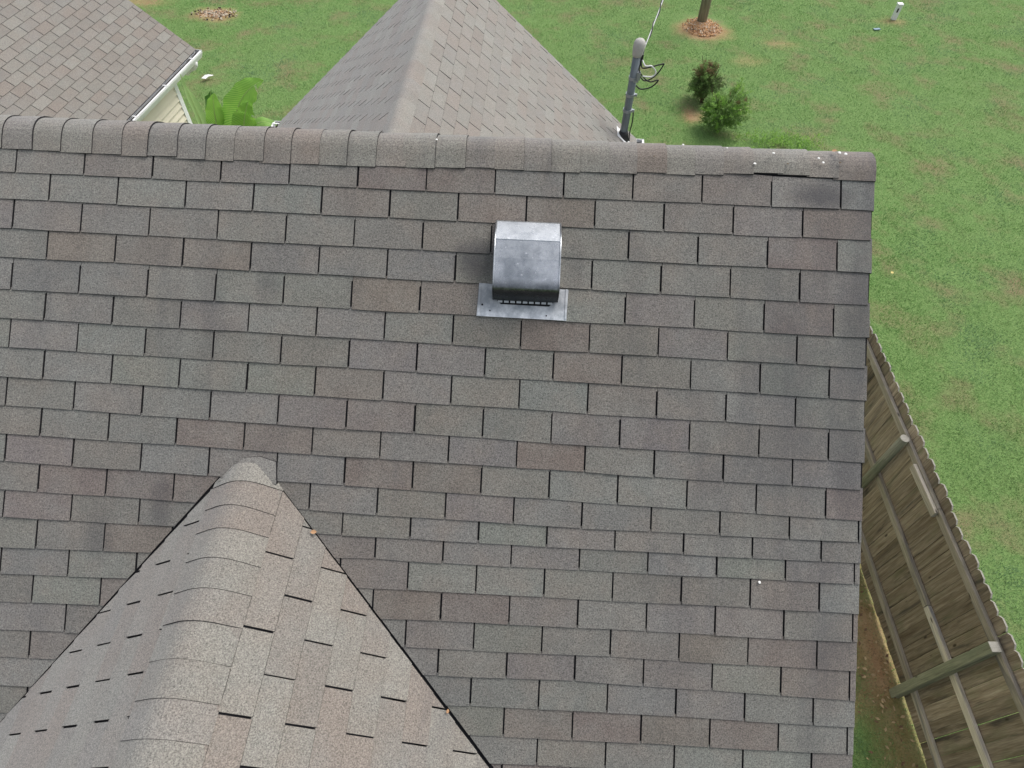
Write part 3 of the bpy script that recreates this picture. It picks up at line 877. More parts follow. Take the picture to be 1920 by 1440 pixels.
# ------------------------------------------------------------------ roof vent
def roof_vent():
    t = thing('roof_vent', MAIN.P(2.28, 0.32), 'galvanised metal hood vent with grille on the grey front slope', 'roof vent')
    U0, U1 = 2.147, 2.430
    P = lambda u, v, h: MAIN.P(u, v, h)
    mb = MB()        # flange, lower part shows below the hood
    f4 = [(2.082, 0.395), (2.478, 0.408), (2.474, 0.545), (2.077, 0.541)]
    mb.add([P(u, v, 0.0125) for u, v in f4] + [P(u, v, 0.0095) for u, v in f4], [(3, 2, 1, 0), (4, 5, 6, 7), (2, 3, 7, 6), (1, 2, 6, 5), (3, 0, 4, 7), (0, 1, 5, 4)])
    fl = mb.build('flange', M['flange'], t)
    for uu in (2.083, 2.466):
        mb = MB(); mb.box(P(uu + 0.004, 0.472, 0.0145), MAIN.es * 0.004, MAIN.et * 0.066, MAIN.n * 0.002); mb.build('flange_rib', M['flange'], fl)
    for (u, v, r_) in ((2.100, 0.490, 0.005), (2.135, 0.515, 0.0035), (2.385, 0.527, 0.0035)):
        mb = MB(); mb.tube([P(u, v, 0.012), P(u, v, 0.0155)], [r_, r_ * 0.8], 8); mb.build('nail', M['screen'], fl)
    # hood profile in (v, height)
    prof = [(0.112, 0.012), (0.122, 0.030), (0.218, 0.108)]
    prof += [(0.30, 0.114), (0.36, 0.114), (0.405, 0.112)]
    for i in range(1, 8):
        a = math.radians(i * 9.3); prof.append((0.405 + 0.045 * math.sin(a), 0.112 - 0.045 * (1 - math.cos(a))))
    vq, hq = prof[-1]
    prof += [(vq + 0.012, hq - 0.026), (vq + 0.022, hq - 0.050)]
    m = len(prof); mb = MB()
    th = 0.0016
    for sgn in (1,):
        pts = [P(U0, v, h) for v, h in prof] + [P(U1, v, h) for v, h in prof]
        mb.add(pts, [(i, i + 1, m + i + 1, m + i) for i in range(m - 1)])
        pts = [P(U0 + 0.002, v - 0.0004, h - th) for v, h in prof] + [P(U1 - 0.002, v - 0.0004, h - th) for v, h in prof]
        mb.add(pts, [(m + i, m + i + 1, i + 1, i) for i in range(m - 1)])
    v_, h_ = prof[-1]
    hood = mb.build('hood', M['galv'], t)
    for p_ in hood.data.polygons: p_.use_smooth = 4 <= (p_.index % (m - 1)) 
    for u_, sg in ((U0, -1), (U1, 1)):
        mb = MB()       # side cheek with a folded seam
        out = [(v, h) for v, h in prof] + [(prof[-1][0] - 0.006, 0.030), (0.44, 0.012), (0.30, 0.0115)]
        n = len(out)
        P0 = [P(u_ + sg * 0.0005, v, h) for v, h in out]; P1 = [P(u_ + sg * 0.0028, v, h) for v, h in out]
        mb.add(P0 + P1, [tuple(range(n)), tuple(range(2 * n - 1, n - 1, -1))] + [(i, n + i, n + (i + 1) % n, (i + 1) % n) for i in range(n)])
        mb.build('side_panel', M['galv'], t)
        mb = MB()
        pth = [(v, h) for v, h in prof[1:]]
        mb.tube([P(u_ - sg * 0.001, v, h + 0.002) for v, h in pth], 0.0035, 6); mb.build('seam', M['galv'], t, smooth=True)
    mb = MB()
    mb.tube([P(U0, 0.2185, 0.1085), P(U1, 0.2185, 0.1085)], 0.0022, 6); mb.build('fold', M['galv'], t)
    mb = MB()           # dark throat behind the lip
    q = [P(U0 + 0.004, 0.448, 0.062), P(U1 - 0.004, 0.448, 0.062), P(U1 - 0.004, 0.456, 0.0205), P(U0 + 0.004, 0.456, 0.0205), P(U1 - 0.035, 0.4865, 0.0134), P(U0 + 0.035, 0.4845, 0.0134)]
    mb.add(q, [(0, 1, 2, 3), (3, 2, 4, 5)]); mb.build('screen', M['screen'], t)
    v_, h_ = prof[-1]
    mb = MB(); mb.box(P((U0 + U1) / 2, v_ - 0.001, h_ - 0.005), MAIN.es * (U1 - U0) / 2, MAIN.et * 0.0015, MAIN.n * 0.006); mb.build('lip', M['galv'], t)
    nb = 9
    for i in range(nb):
        uu = U0 + 0.018 + (U1 - U0 - 0.036) * (i + 0.5) / nb
        mb = MB(); mb.box(P(uu, v_ + 0.0065, h_ - 0.0115), MAIN.es * 0.0100, MAIN.et * 0.0045, MAIN.n * 0.0012); mb.build('grille_tooth', M['louvre'], t)
roof_vent()

# ------------------------------------------------------------------ fence
def grain_attr(o, fn):
    me = o.data; a = me.attributes.new('grain', 'FLOAT_COLOR', 'POINT')
    co = np.zeros((len(me.vertices), 3)); me.vertices.foreach_get('co', co.ravel())
    g = np.ones((len(co), 4), np.float32); g[:, :3] = fn(co)
    a.data.foreach_set('color', g.ravel())
def build_fence():
    F = thing('wooden_fence', (6.5, 0, 0), 'weathered dog-ear board privacy fence along the right of the house', 'fence')
    d = V3(-0.024, 1, 0); d /= np.linalg.norm(d); nx = V3(d[1], -d[0], 0)   # nx points to the lawn side (+X)
    base = lambda y, off=0.0, z=0.0: V3(fence_x(y), y, z) + nx * off
    y = -4.3
    while y < 5.9:
        w = 0.0695 + random.uniform(-0.0015, 0.001)
        c = y + w; hgt = 1.855 + random.gauss(0, 0.011); z0 = 0.03 + random.uniform(-0.01, 0.01)
        lean = random.uniform(-0.006, 0.006); o0 = random.uniform(-0.002, 0.002)
        out = [(-w, z0), (w, z0), (w, hgt - 0.030), (w * 0.55, hgt), (-w * 0.55, hgt), (-w, hgt - 0.030)]
        cup = random.uniform(0.0, 0.003)
        P = []
        for o_ in (0.0, 0.016):
            for a, z in out: P.append(base(c, o_ + o0 + lean * (z / 1.8), z) + d * a)
        n = 6
        mb = MB()
        mb.add(P, [tuple(range(n))[::-1], tuple(range(n, 2 * n))] + [(i, (i + 1) % n, n + (i + 1) % n, n + i) for i in range(n)], [0, 0, 0, 0, 1, 1, 1, 0])
        o = mb.build('picket', [M['picket'], M['endgrain']], F)
        grain_attr(o, lambda co: np.stack([(co - base(c)) @ d, co[:, 2], co[:, 0]], 1))
        y += 2 * w + random.uniform(0.003, 0.008)
    def rail(y0, y1, z, off=-0.0205, hh=0.043, th=0.019, z1=None, tilt=0.0, name='rail'):
        A, B = base(y0, off, z), base(y1, off, z if z1 is None else z1)
        mb = MB(); dd = (B - A); L = np.linalg.norm(dd); dd /= L
        up = np.cross(dd, nx); up = up if up[2] > 0 else -up
        c = (A + B) / 2; nseg = 1
        mb.box(c, dd * L / 2, nx * th, up * hh)
        mb.mi = [0, 0, 0, 0, 1, 1]
        o = mb.build(name, [M['rail'], M['endgrain']], F)
        grain_attr(o, lambda co: np.stack([(co - A) @ up, (co - A) @ dd, (co - A) @ nx], 1))
        bv = o.modifiers.new('bevel', 'BEVEL'); bv.width = 0.004; bv.segments = 1
        return o
    posts = [(-2.80, 's'), (-0.655, 's'), (1.47, 'r'), (3.60, 's'), (5.75, 's')]
    for z in (0.27, 0.99):
        ys = [-4.4, -0.62 if z < 0.5 else -0.05, 2.9 if z > .5 else 1.45, 5.9]
        for a, b in zip(ys[:-1], ys[1:]): rail(a + 0.002, b - 0.002, z + random.uniform(-0.01, 0.01), z1=z + random.uniform(-0.01, 0.01))
    rail(-4.4, 0.66, 1.685); rail(0.665, 5.9, 1.68)
    rail(0.62, 1.19, 1.672, off=-0.060, z1=1.660, name='rail')           # scabbed splice
    for y_, kind in posts:
        mb = MB()
        if kind == 'r':
            c = base(y_, -0.090)
            mb.tube([c, c + V3(0, 0, 0.9), c + V3(0, 0, 1.755)], [0.052, 0.050, 0.047], 16); mb.mi[-1] = 1
            o = mb.build('post', [M['post'], M['endgrain']], F, smooth=False)
            o.data.polygons.foreach_set('use_smooth', [i < len(o.data.polygons) - 2 for i in range(len(o.data.polygons))])
        else:
            c = base(y_, -0.086, 0.0)
            mb.box(c + V3(0, 0, 0.88), nx * 0.045, d * 0.045, V3(0, 0, 0.88)); mb.mi[1] = 1
            o = mb.build('post', [M['post'], M['endgrain']], F)
            bv = o.modifiers.new('bevel', 'BEVEL'); bv.width = 0.006; bv.segments = 2
        grain_attr(o, lambda co: np.stack([(co - c) @ d, co[:, 2], (co - c) @ nx], 1))
build_fence()

# ------------------------------------------------------------------ electric service mast on the rear wing
MX, MY = 3.565, 5.62
def mast():
    t = thing('service_mast', (MX, MY, 2.6), 'grey conduit service mast with weatherhead and cable loops on rear roof', 'service mast')
    mb = MB(); mb.tube([(MX, MY, 2.45), (MX, MY, 3.0), (MX, MY, 3.74)], 0.050, 20); mb.build('conduit', M['conduit'], t, smooth=True)
    for z in (2.99, 3.20):
        mb = MB(); mb.tube([(MX, MY, z - 0.018), (MX, MY, z + 0.018)], 0.061, 20)
        mb.box((MX + 0.066, MY - 0.01, z), (0.02, 0, 0), (0, 0.012, 0), (0, 0, 0.016)); mb.build('coupling', M['clamp'], t)
    mb = MB()
    mb.tube([(MX, MY, 2.57), (MX, MY, 2.66), (MX, MY, 2.70)], [0.085, 0.066, 0.056], 18)
    mb.build('boot', M['black'], t, smooth=True)
    mb = MB(); mb.box(WR.P(float((V3(MX, MY, 2.6) - RN) @ re_), float((V3(MX, MY, 2.6) - RN) @ WR.et), 0.013), WR.es * 0.12, WR.et * 0.13, WR.n * 0.002); mb.build('boot_flange', M['white'], t)
    # weatherhead: domed casting leaning towards the wire
    mb = MB()
    pth = [(MX, MY, 3.685), (MX, MY, 3.71), (MX + 0.004, MY + 0.004, 3.77), (MX + 0.010, MY + 0.012, 3.83), (MX + 0.014, MY + 0.018, 3.865), (MX + 0.016, MY + 0.02, 3.882), (MX + 0.016, MY + 0.021, 3.888)]
    mb.tube(pth, [0.056, 0.062, 0.072, 0.074, 0.058, 0.034, 0.006], 20)
    wh = mb.build('weatherhead', M['cast'], t, smooth=True)
    mb = MB(); mb.box((MX + 0.058, MY + 0.03, 3.68), (0.02, 0, 0), (0, 0.05, 0), (0, 0, 0.03)); mb.build('cable_plate', M['black'], wh)
    mb = MB(); mb.box((MX + 0.055, MY - 0.03, 3.46), (0.022, 0, 0), (0, 0.03, 0), (0, 0, 0.045)); mb.box((MX + 0.03, MY - 0.052, 3.40), (0.03, 0, 0), (0, 0.012, 0), (0, 0, 0.012))
    mb.tube([(MX, MY, 3.40), (MX, MY, 3.435)], 0.058, 18)
    mb.build('wire_clamp', M['clamp'], t)
    def loop(name, pts, r, mat):
        P = [np.array(p_, float) for p_ in pts]; out = []
        for i in range(len(P) - 1):
            p0, p1, p2, p3 = P[max(i - 1, 0)], P[i], P[i + 1], P[min(i + 2, len(P) - 1)]
            for k_ in range(6):
                u = k_ / 6
                out.append(0.5 * ((2 * p1) + (p2 - p0) * u + (2 * p0 - 5 * p1 + 4 * p2 - p3) * u * u + (3 * p1 - p0 - 3 * p2 + p3) * u ** 3))
        out.append(P[-1]); mb = MB(); mb.tube(out, r, 8); mb.build(name, mat, t, smooth=True)
    a = lambda dx, dz, dy=0.0: (MX + dx, MY + dy, dz)
    loop('drip_loop', [a(.06, 3.68, .02), a(.08, 3.56, -.02), a(.17, 3.58, -.05), a(.30, 3.62, -.05), a(.335, 3.61, -.04), a(.26, 3.47, -.04), a(.14, 3.40, -.03), a(.06, 3.49, 0), a(.07, 3.62, .03)], 0.0085, M['black'])
    loop('drip_loop', [a(.07, 3.66, .03), a(.05, 3.54, -.03), a(.12, 3.45, -.05), a(.21, 3.40, -.05), a(.31, 3.42, -.04), a(.24, 3.33, -.04), a(.12, 3.29, -.03), a(.05, 3.33, -.02)], 0.0085, M['black'])
    loop('drip_loop', [a(.06, 3.67, .01), a(.11, 3.60, -.06), a(.19, 3.60, -.06), a(.255, 3.53, -.06), a(.22, 3.47, -.06), a(.10, 3.47, -.06)], 0.0085, M['white'])
    loop('ground_wire', [a(.075, 2.98, -.01), a(.085, 2.85, -.03), a(.075, 2.70, -.03), a(.09, 2.56, -.02)], 0.008, M['black'])
mast()
# service drop
mb = MB()
A, B = V3(MX + 0.06, MY + 0.02, 3.70), V3(6.66, 15.3, 7.6)
path = [A + (B - A) * u - V3(0, 0, 0.45) * 4 * u * (1 - u) for u in np.linspace(0, 1, 60)]
mb.tube(path, 0.0065, 6)
wire = mb.build('service_wire', M['alu'])
tag(wire, 'pale overhead electric wire rising from the weatherhead to the pole', 'wire')
mb = MB()
for ph in (0.0, math.pi):
    pass
tw = []
N_ = 420
for i in range(N_):
    u = i / (N_ - 1); c = A + (B - A) * u - V3(0, 0, 0.45) * 4 * u * (1 - u)
    ang = u * 10.6 / 0.42 * 2 * math.pi
    tw.append(c + 0.013 * (V3(0.95, -0.3, 0) * math.cos(ang) + V3(0, 0.2, 0.97) * math.sin(ang)))
mb.tube(tw, 0.007, 5)
o = mb.build('insulated_strand', M['black'], wire)

# ------------------------------------------------------------------ utility pole, marker post
t = thing('utility_pole', (6.66, 15.4, 0), 'grey wooden utility pole standing in an orange clay mound', 'utility pole')
mb = MB(); mb.tube([(6.66, 15.4, -0.1), (6.66, 15.4, 4.0), (6.66, 15.4, 9.0)], [0.125, 0.115, 0.10], 20); mb.build('shaft', M['pole'], t, smooth=True)
mb = MB(); mb.box((6.66, 15.27, 7.6), (0.05, 0, 0), (0, 0.05, 0), (0, 0, 0.05)); mb.build('insulator', M['clamp'], t)
k = NT('orange clay crumbs')
M['clay'] = k.done(k.mix(k.ramp(k.noise(k.pos(), 9.0, 4, 0.7), 0.35, 0.68), (0.44, 0.24, 0.115), (0.58, 0.38, 0.22)), 0.95, 0.15)
def crumbs(name, cx, cy, rx, ry, n, sizes, mats, zf, label, cat):
    mb = MB()
    for i in range(n):
        a, rr = random.uniform(0, 6.283), min(1.35, abs(random.gauss(0, 0.62)))
        x, y = cx + rx * rr * math.cos(a), cy + ry * rr * math.sin(a)
        s_ = random.uniform(*sizes); z = zf(x, y)
        ax = np.linalg.qr(np.array([[random.gauss(0, 1) for _ in range(3)] for _ in range(3)]))[0]
        mb.box((x, y, z + s_ * 0.2), ax[0] * s_ * random.uniform(0.7, 1.5), ax[1] * s_ * random.uniform(.5, 1), ax[2] * s_ * random.uniform(.3, .8), random.randrange(len(mats)))
    o = mb.build(name, mats); tag(o, label, cat, kind='stuff'); return o
zmound = lambda x, y: 0.14 * math.exp(-(((x - 6.66) / 0.40) ** 2 + ((y - 15.4) / 0.40) ** 2))
k = NT('pale clay stone'); M['stone'] = k.done((0.58, 0.48, 0.37), 0.9, 0.2)
k = NT('charred debris'); M['char'] = k.done((0.05, 0.042, 0.036), 0.9, 0.2)
k = NT('sun bleached chips'); M['chip'] = k.done(k.mix(k.noise(k.pos(), 14.0), (0.44, 0.37, 0.28), (0.62, 0.56, 0.46)), 0.9, 0.2)
k = NT('brown chips'); M['bchip'] = k.done((0.26, 0.175, 0.11), 0.9, 0.2)
crumbs('clay_mound', 6.68, 15.28, 0.37, 0.34, 2000, (0.006, 0.020), [M['clay'], M['clay'], M['clay'], M['stone']], zmound, 'orange clay crumbs heaped round the utility pole foot', 'clay mound')
crumbs('burn_pile', -5.9, 14.9, 0.44, 0.26, 700, (0.006, 0.024), [M['chip'], M['chip'], M['chip'], M['bchip'], M['char'], M['chip'], M['bchip']], lambda x, y: 0.02, 'pale and charred debris patch on the far left lawn', 'debris')
t = thing('marker_post', (12.0, 16.35, 0), 'short white utility marker post on the far right lawn', 'marker post')
mb = MB(); mb.box((12.0, 16.35, 0.17), (0.055, 0, 0), (0, 0.055, 0), (0, 0, 0.19)); mb.build('stake', M['white'], t)
mb = MB(); mb.box((12.0, 16.35, 0.375), (0.07, 0, 0), (0, 0.07, 0), (0, 0, 0.02)); o = mb.build('cap', M['white'], t)
mb = MB(); mb.box((11.98, 16.292, 0.24), (0.02, 0, 0), (0, 0.002, 0), (0, 0, 0.05)); mb.build('sticker', M['screen'], t)
k = NT('blue plastic'); M['blue'] = k.done((0.16, 0.25, 0.32), 0.6)
mb = MB(); mb.box((11.31, 15.61, 0.035), V3(0.085, 0.02, 0), V3(-0.01, 0.04, 0), (0, 0, 0.008)); tag(mb.build('valve_cover', M['blue']), 'small blue-grey cover lying in grass near marker post', 'cover')
# sheet of white litter
mb = MB()
P = [(-5.16, 11.47, 0.075), (-5.00, 11.46, 0.07), (-4.93, 11.60, 0.085), (-4.83, 11.68, 0.075), (-4.80, 11.73, 0.08), (-4.98, 11.70, 0.10), (-5.08, 11.68, 0.09)]
P = [(-4.98 + (a + 4.98) * 0.62, 11.62 + (b - 11.62) * 0.62, c) for a, b, c in P]
mb.add(P + [(a, b, c - 0.003) for a, b, c in P], [tuple(range(7)), tuple(range(13, 6, -1))] + [(i, 7 + i, 7 + (i + 1) % 7, (i + 1) % 7) for i in range(7)])
tag(mb.build('litter', M['white']), 'white scrap lying on the lawn beside the left wing', 'litter')

# ------------------------------------------------------------------ plants
def mat_leaf(name, a, b, c_, trans=0.35, rough=0.5):
    k = NT(name)
    isl = k.node('ShaderNodeNewGeometry').outputs['Random Per Island']
    c = k.mix(isl, a, b)
    c = k.mix(k.math('MULTIPLY', k.ramp(k.noise(k.pos(), 4.0, 3), 0.4, 0.7), 0.6), c, c_)
    k.done(c, rough, 0.35)
    tr = k.node('ShaderNodeBsdfTranslucent'); k.l.new(c, tr.inputs[0])
    mx = k.node('ShaderNodeMixShader'); mx.inputs[0].default_value = trans
    k.l.new(k.b.outputs[0], mx.inputs[1]); k.l.new(tr.outputs[0], mx.inputs[2])
    k.l.new(mx.outputs[0], k.n['Material Output'].inputs[0])
    return k.m
M['bush'] = mat_leaf('nandina leaves', (0.15, 0.27, 0.085), (0.32, 0.46, 0.15), (0.21, 0.33, 0.12), 0.5)
M['bush_new'] = mat_leaf('fresh shrub leaves', (0.33, 0.54, 0.12), (0.24, 0.44, 0.10), (0.35, 0.54, 0.15), 0.5)
M['bush_dark'] = mat_leaf('dark shrub leaves', (0.09, 0.15, 0.06), (0.18, 0.24, 0.09), (0.15, 0.17, 0.07), 0.45)
M['bush_red'] = mat_leaf('reddish leaf tips', (0.30, 0.21, 0.12), (0.22, 0.17, 0.09), (0.24, 0.24, 0.11), 0.5)
k = NT('shrub stems'); M['twig'] = k.done((0.10, 0.075, 0.05), 0.9, 0.2)

def leaf_quads(mb, c, d, L, W, mi):
    d = d / np.linalg.norm(d)
    a = np.cross(d, (random.gauss(0, 1), random.gauss(0, 1), random.gauss(0, 1) + 0.4)); a /= np.linalg.norm(a) + 1e-9
    nn = np.cross(d, a)
    mb.add([c, c + d * L * 0.45 + a * W / 2 + nn * W * 0.12, c + d * L - nn * L * 0.1, c + d * L * 0.45 - a * W / 2 + nn * W * 0.12], [(0, 1, 2, 3)], mi)
def shrub(label, x, y, h, r, n, group, seed, red, leaf='bush'):
    random.seed(seed)
    t = thing('shrub', (x, y, 0), label, 'shrub', group)
    stems = MB(); fol = MB()
    tips = []
    for i in range(15):
        a = random.uniform(0, 6.283); rr = r * random.uniform(0.1, 0.8)
        tip = V3(x + rr * math.cos(a), y + rr * math.sin(a), h * random.uniform(0.62, 0.95))
        b = V3(x + random.uniform(-.05, .05), y + random.uniform(-.05, .05), 0)
        stems.tube([b, b * 0.5 + tip * 0.5 + V3(0, 0, 0.06), tip], [0.011, 0.008, 0.004], 5)
        for q in range(9):
            u = 0.28 + 0.72 * (q + random.random()) / 9
            sb = b * (1 - u) + tip * u
            dd = V3(random.gauss(0, 1), random.gauss(0, 1), random.uniform(0.1, 1.0)); dd /= np.linalg.norm(dd)
            tips.append((sb, dd))
    C0 = V3(x, y, h * 0.52)
    sprays = 420
    lobes = [(V3(x + random.uniform(-.45, .45) * r, y + random.uniform(-.45, .45) * r, h * random.uniform(.22, .78)), r * random.uniform(.36, .58)) for _ in range(11)]
    for i in range(sprays):
        lc, lr = random.choice(lobes)
        v = V3(random.gauss(0, 1), random.gauss(0, 1), random.gauss(0, 1)); v /= np.linalg.norm(v)
        c = lc + v * lr * random.uniform(0.55, 1.08)
        if c[2] < 0.08: c[2] = 0.08 + random.random() * 0.1
        dirn = (c - C0); dirn /= np.linalg.norm(dirn) + 1e-6
        dirn = dirn + V3(random.gauss(0, .45), random.gauss(0, .45), random.gauss(0.25, .4)); dirn /= np.linalg.norm(dirn)
        topness = (c[2] - h * 0.5) / (h * 0.5)
        pr = random.random()
        mi = 2 if pr < red * max(0, topness) else (1 if pr > 0.66 - 0.25 * max(0, topness) else 0)
        L = random.uniform(0.10, 0.20)
        for q in range(n):
            u = random.random()
            pos = c + dirn * (u - 0.3) * L + V3(random.gauss(0, .012), random.gauss(0, .012), random.gauss(0, .012))
            dl = dirn * 0.9 + V3(random.gauss(0, .6), random.gauss(0, .6), random.gauss(0, .5))
            leaf_quads(fol, pos, dl, random.uniform(0.028, 0.060), random.uniform(0.009, 0.017), mi)
    stems.build('stem', M['twig'], t)
    f = fol.build('foliage', [M[leaf], M['bush_new'] if leaf == 'bush' else M['bush'], M['bush_red']], t)
    tag(f, kind='stuff')
shrub('leafy green shrub nearest the ridge, lower and fuller of the pair', 6.33, 10.42, 0.95, 0.47, 44, 'shrubs on the lawn', 5, 0.15)
shrub('darker shrub with reddish tips behind the fuller green one', 6.16, 11.55, 1.0, 0.37, 40, 'shrubs on the lawn', 9, 1.1, 'bush_dark')
random.seed(21)
mb = MB()
for i in range(190):
    x, y = 7.55 + random.gauss(0, 0.42), 9.95 + random.gauss(0, 0.16)
    for q in range(6):
        leaf_quads(mb, V3(x + random.gauss(0, .03), y + random.gauss(0, .03), random.uniform(0.03, 0.14)), V3(random.gauss(0, .6), random.gauss(0, .6), 0.7), random.uniform(.04, .09), random.uniform(.012, .025), 0 if random.random() < .8 else 1)
tag(mb.build('weeds', [M['bush_new'], M['bush']]), 'bright green weeds along the far side of the ridge', 'weeds', kind='stuff')

# banana plant
k = NT('banana leaf blade')
tc = k.attr('tint')
sep = k.node('ShaderNodeSeparateColor'); k.l.new(tc, sep.inputs[0])
w_ = k.node('ShaderNodeTexWave'); w_.inputs['Scale'].default_value = 2.2; w_.inputs['Distortion'].default_value = 1.2
cmb = k.node('ShaderNodeCombineXYZ'); k.l.new(sep.outputs[1], cmb.inputs[0]); k.l.new(w_.outputs['Fac'], k.node('ShaderNodeMath').inputs[0]); k.l.new(cmb.outputs[0], w_.inputs['Vector'])
c = k.mix(k.ramp(w_.outputs['Fac'], 0, 1, 0, 0.9), (0.18, 0.45, 0.055), (0.40, 0.66, 0.13))
c = k.mix(sep.outputs[0], c, (0.40, 0.58, 0.24))
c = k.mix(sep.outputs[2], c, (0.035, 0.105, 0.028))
k.done(c, 0.42, 0.5)
tr = k.node('ShaderNodeBsdfTranslucent'); k.l.new(c, tr.inputs[0])
mx = k.node('ShaderNodeMixShader'); mx.inputs[0].default_value = 0.4
k.l.new(k.b.outputs[0], mx.inputs[1]); k.l.new(tr.outputs[0], mx.inputs[2]); k.l.new(mx.outputs[0], k.n['Material Output'].inputs[0])
M['banana'] = k.m
k = NT('banana midrib'); M['midrib'] = k.done((0.42, 0.58, 0.20), 0.5)
k = NT('banana stalk'); M['stalk'] = k.done(k.mix(k.noise(scaled(k, 20, 20, 3), 1.0, 4), (0.20, 0.30, 0.10), (0.30, 0.34, 0.16)), 0.5)
def banana():
    t = thing('banana_plant', (-2.15, 6.15, 0), 'banana plant with broad bright leaves beside the cream wall', 'banana plant')
    mb = MB(); mb.tube([(-2.18, 6.2, 0), (-2.17, 6.18, 1.0), (-2.16, 6.12, 1.75)], [0.11, 0.09, 0.06], 14); mb.build('stalk', M['stalk'], t, smooth=True)
    def bez(P, u):
        P = [np.array(p_, float) for p_ in P]
        while len(P) > 1: P = [P[i] * (1 - u) + P[i + 1] * u for i in range(len(P) - 1)]
        return P[0]
    def leaf(P, wid, face, fold=0.25, pale=0.0, dark=0.0, ruf=0.03, tears=0, wl=1.0, wr=1.0, pw=0.8):
        n, mcols = 30, 5
        face = np.array(face, float); face /= np.linalg.norm(face)
        pts, F = [], []; mb = MB(); tint = []
        tearL = set(random.sample(range(6, n - 3), tears)) if tears else set()
        ph = random.uniform(0, 6)
        for side, ws in ((-1, wl), (1, wr)):
            b0 = len(pts)
            for i in range(n + 1):
                u = i / n; c = bez(P, u); d = bez(P, min(u + .02, 1)) - bez(P, max(u - .02, 0)); d /= np.linalg.norm(d)
                a = np.cross(d, face); a /= np.linalg.norm(a); nn = np.cross(a, d)
                prof = min(1.0, (u / 0.16) ** 0.7) * (1 - max(0, (u - 0.45) / 0.55) ** 2.4) ** pw if u > 0.05 else 0.03
                for q in range(mcols + 1):
                    x_ = q / mcols * wid * ws * prof * (1 + 0.05 * math.sin(u * 40 + side))
                    z_ = -fold * x_ * x_ / (wid + 1e-6) + fold * 0.6 * x_ + ruf * math.sin(u * 26 + ph + side * 1.1) * (q / mcols) ** 1.5 + ruf * .5 * math.sin(u * 61 + ph) * (q / mcols) ** 2
                    pts.append(c + a * side * x_ + nn * z_ - d * (0.10 * x_)); tint.append((pale, u * 6 + q * .12, dark))
            for i in range(n):
                if i in tearL and random.random() < .8: continue
                for q in range(mcols):
                    A_ = b0 + i * (mcols + 1) + q
                    F.append((A_, A_ + 1, A_ + mcols + 2, A_ + mcols + 1))
        mb.v = [tuple(p_) for p_ in pts]; mb.f = [list(f_) for f_ in F]; mb.mi = [0] * len(F); mb.t = tint
        o = mb.build('leaf', M['banana'], t, smooth=True)
        mb = MB(); us = np.linspace(0, 0.97, 16)
        mb.tube([bez(P, u) for u in us], [0.010 * (1 - u) + 0.002 for u in us], 8); mb.build('midrib', M['midrib'], o, smooth=True)
    toc = np.array(CAM) - V3(-2, 6, 2.5); toc /= np.linalg.norm(toc)
    sd = V3(toc[1], -toc[0], 0)
    leaf([(-2.22, 6.0, 1.70), (-2.25, 6.0, 2.2), (-2.16, 6.0, 2.55), (-2.085, 6.02, 2.76)], 0.125, toc + V3(0, 0, .1), fold=0.1, ruf=0.012)
    leaf([(-2.10, 6.05, 1.75), (-2.02, 6.05, 2.35), (-1.75, 6.05, 2.80), (-1.37, 6.1, 2.93)], 0.20, toc + V3(0, 0, .5), fold=0.3, ruf=0.02, tears=1, wl=1.05, wr=1.0)
    leaf([(-1.95, 5.92, 1.70), (-1.84, 5.90, 2.1), (-1.74, 5.9, 2.5), (-1.60, 5.95, 2.70)], 0.17, toc, fold=0.25, ruf=0.02, tears=1)
    leaf([(-2.38, 6.0, 1.60), (-2.40, 6.0, 2.2), (-2.44, 6.05, 2.6), (-2.50, 6.1, 2.98)], 0.11, toc + sd * 1.1, fold=0.9, pale=0.85, ruf=0.006, pw=1.6)
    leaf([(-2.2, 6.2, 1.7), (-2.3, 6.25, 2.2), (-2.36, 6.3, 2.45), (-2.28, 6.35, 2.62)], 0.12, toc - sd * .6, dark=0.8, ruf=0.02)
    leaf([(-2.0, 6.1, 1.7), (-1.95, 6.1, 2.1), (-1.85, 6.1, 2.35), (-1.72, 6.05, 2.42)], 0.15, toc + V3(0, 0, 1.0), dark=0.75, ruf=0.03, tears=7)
    leaf([(-1.95, 6.0, 1.7), (-1.80, 6.0, 2.35), (-1.50, 6.0, 2.52), (-1.26, 5.95, 2.28)], 0.085, toc + V3(0, 0, .9), fold=0.3, pale=0.35, ruf=0.01)
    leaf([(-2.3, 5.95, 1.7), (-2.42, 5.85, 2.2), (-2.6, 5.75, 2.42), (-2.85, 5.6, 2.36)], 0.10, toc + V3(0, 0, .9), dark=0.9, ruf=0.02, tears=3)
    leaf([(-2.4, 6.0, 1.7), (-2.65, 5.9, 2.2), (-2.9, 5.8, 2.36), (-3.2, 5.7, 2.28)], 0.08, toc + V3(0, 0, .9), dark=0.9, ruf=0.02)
random.seed(33)
banana()

# ------------------------------------------------------------------ lawn grass
k = NT('grass blades')
p = k.pos()
isl = k.node('ShaderNodeNewGeometry').outputs['Random Per Island']
g1 = k.ramp(k.noise(p, 0.55, 4, 0.6), 0.35, 0.68)
c = k.mix(g1, (0.134, 0.318, 0.082), (0.222, 0.382, 0.118))
low = k.ramp(k.noise(k.vmath('ADD', p, (5.0, 91.0, 0.0)), 0.22, 3, 0.55), 0.36, 0.64)
c = k.mix(k.math('MULTIPLY', low, 0.7), c, (0.270, 0.385, 0.150))
blu = k.ramp(k.noise(k.vmath('ADD', p, (31.0, 7.0, 0.0)), 0.75, 4, 0.65), 0.48, 0.66)
c = k.mix(k.math('MULTIPLY', blu, 0.75), c, (0.165, 0.285, 0.165))
tan_ = k.ramp(k.noise(k.vmath('ADD', p, (3.0, 57.0, 0.0)), 1.0, 5, 0.7), 0.54, 0.74)
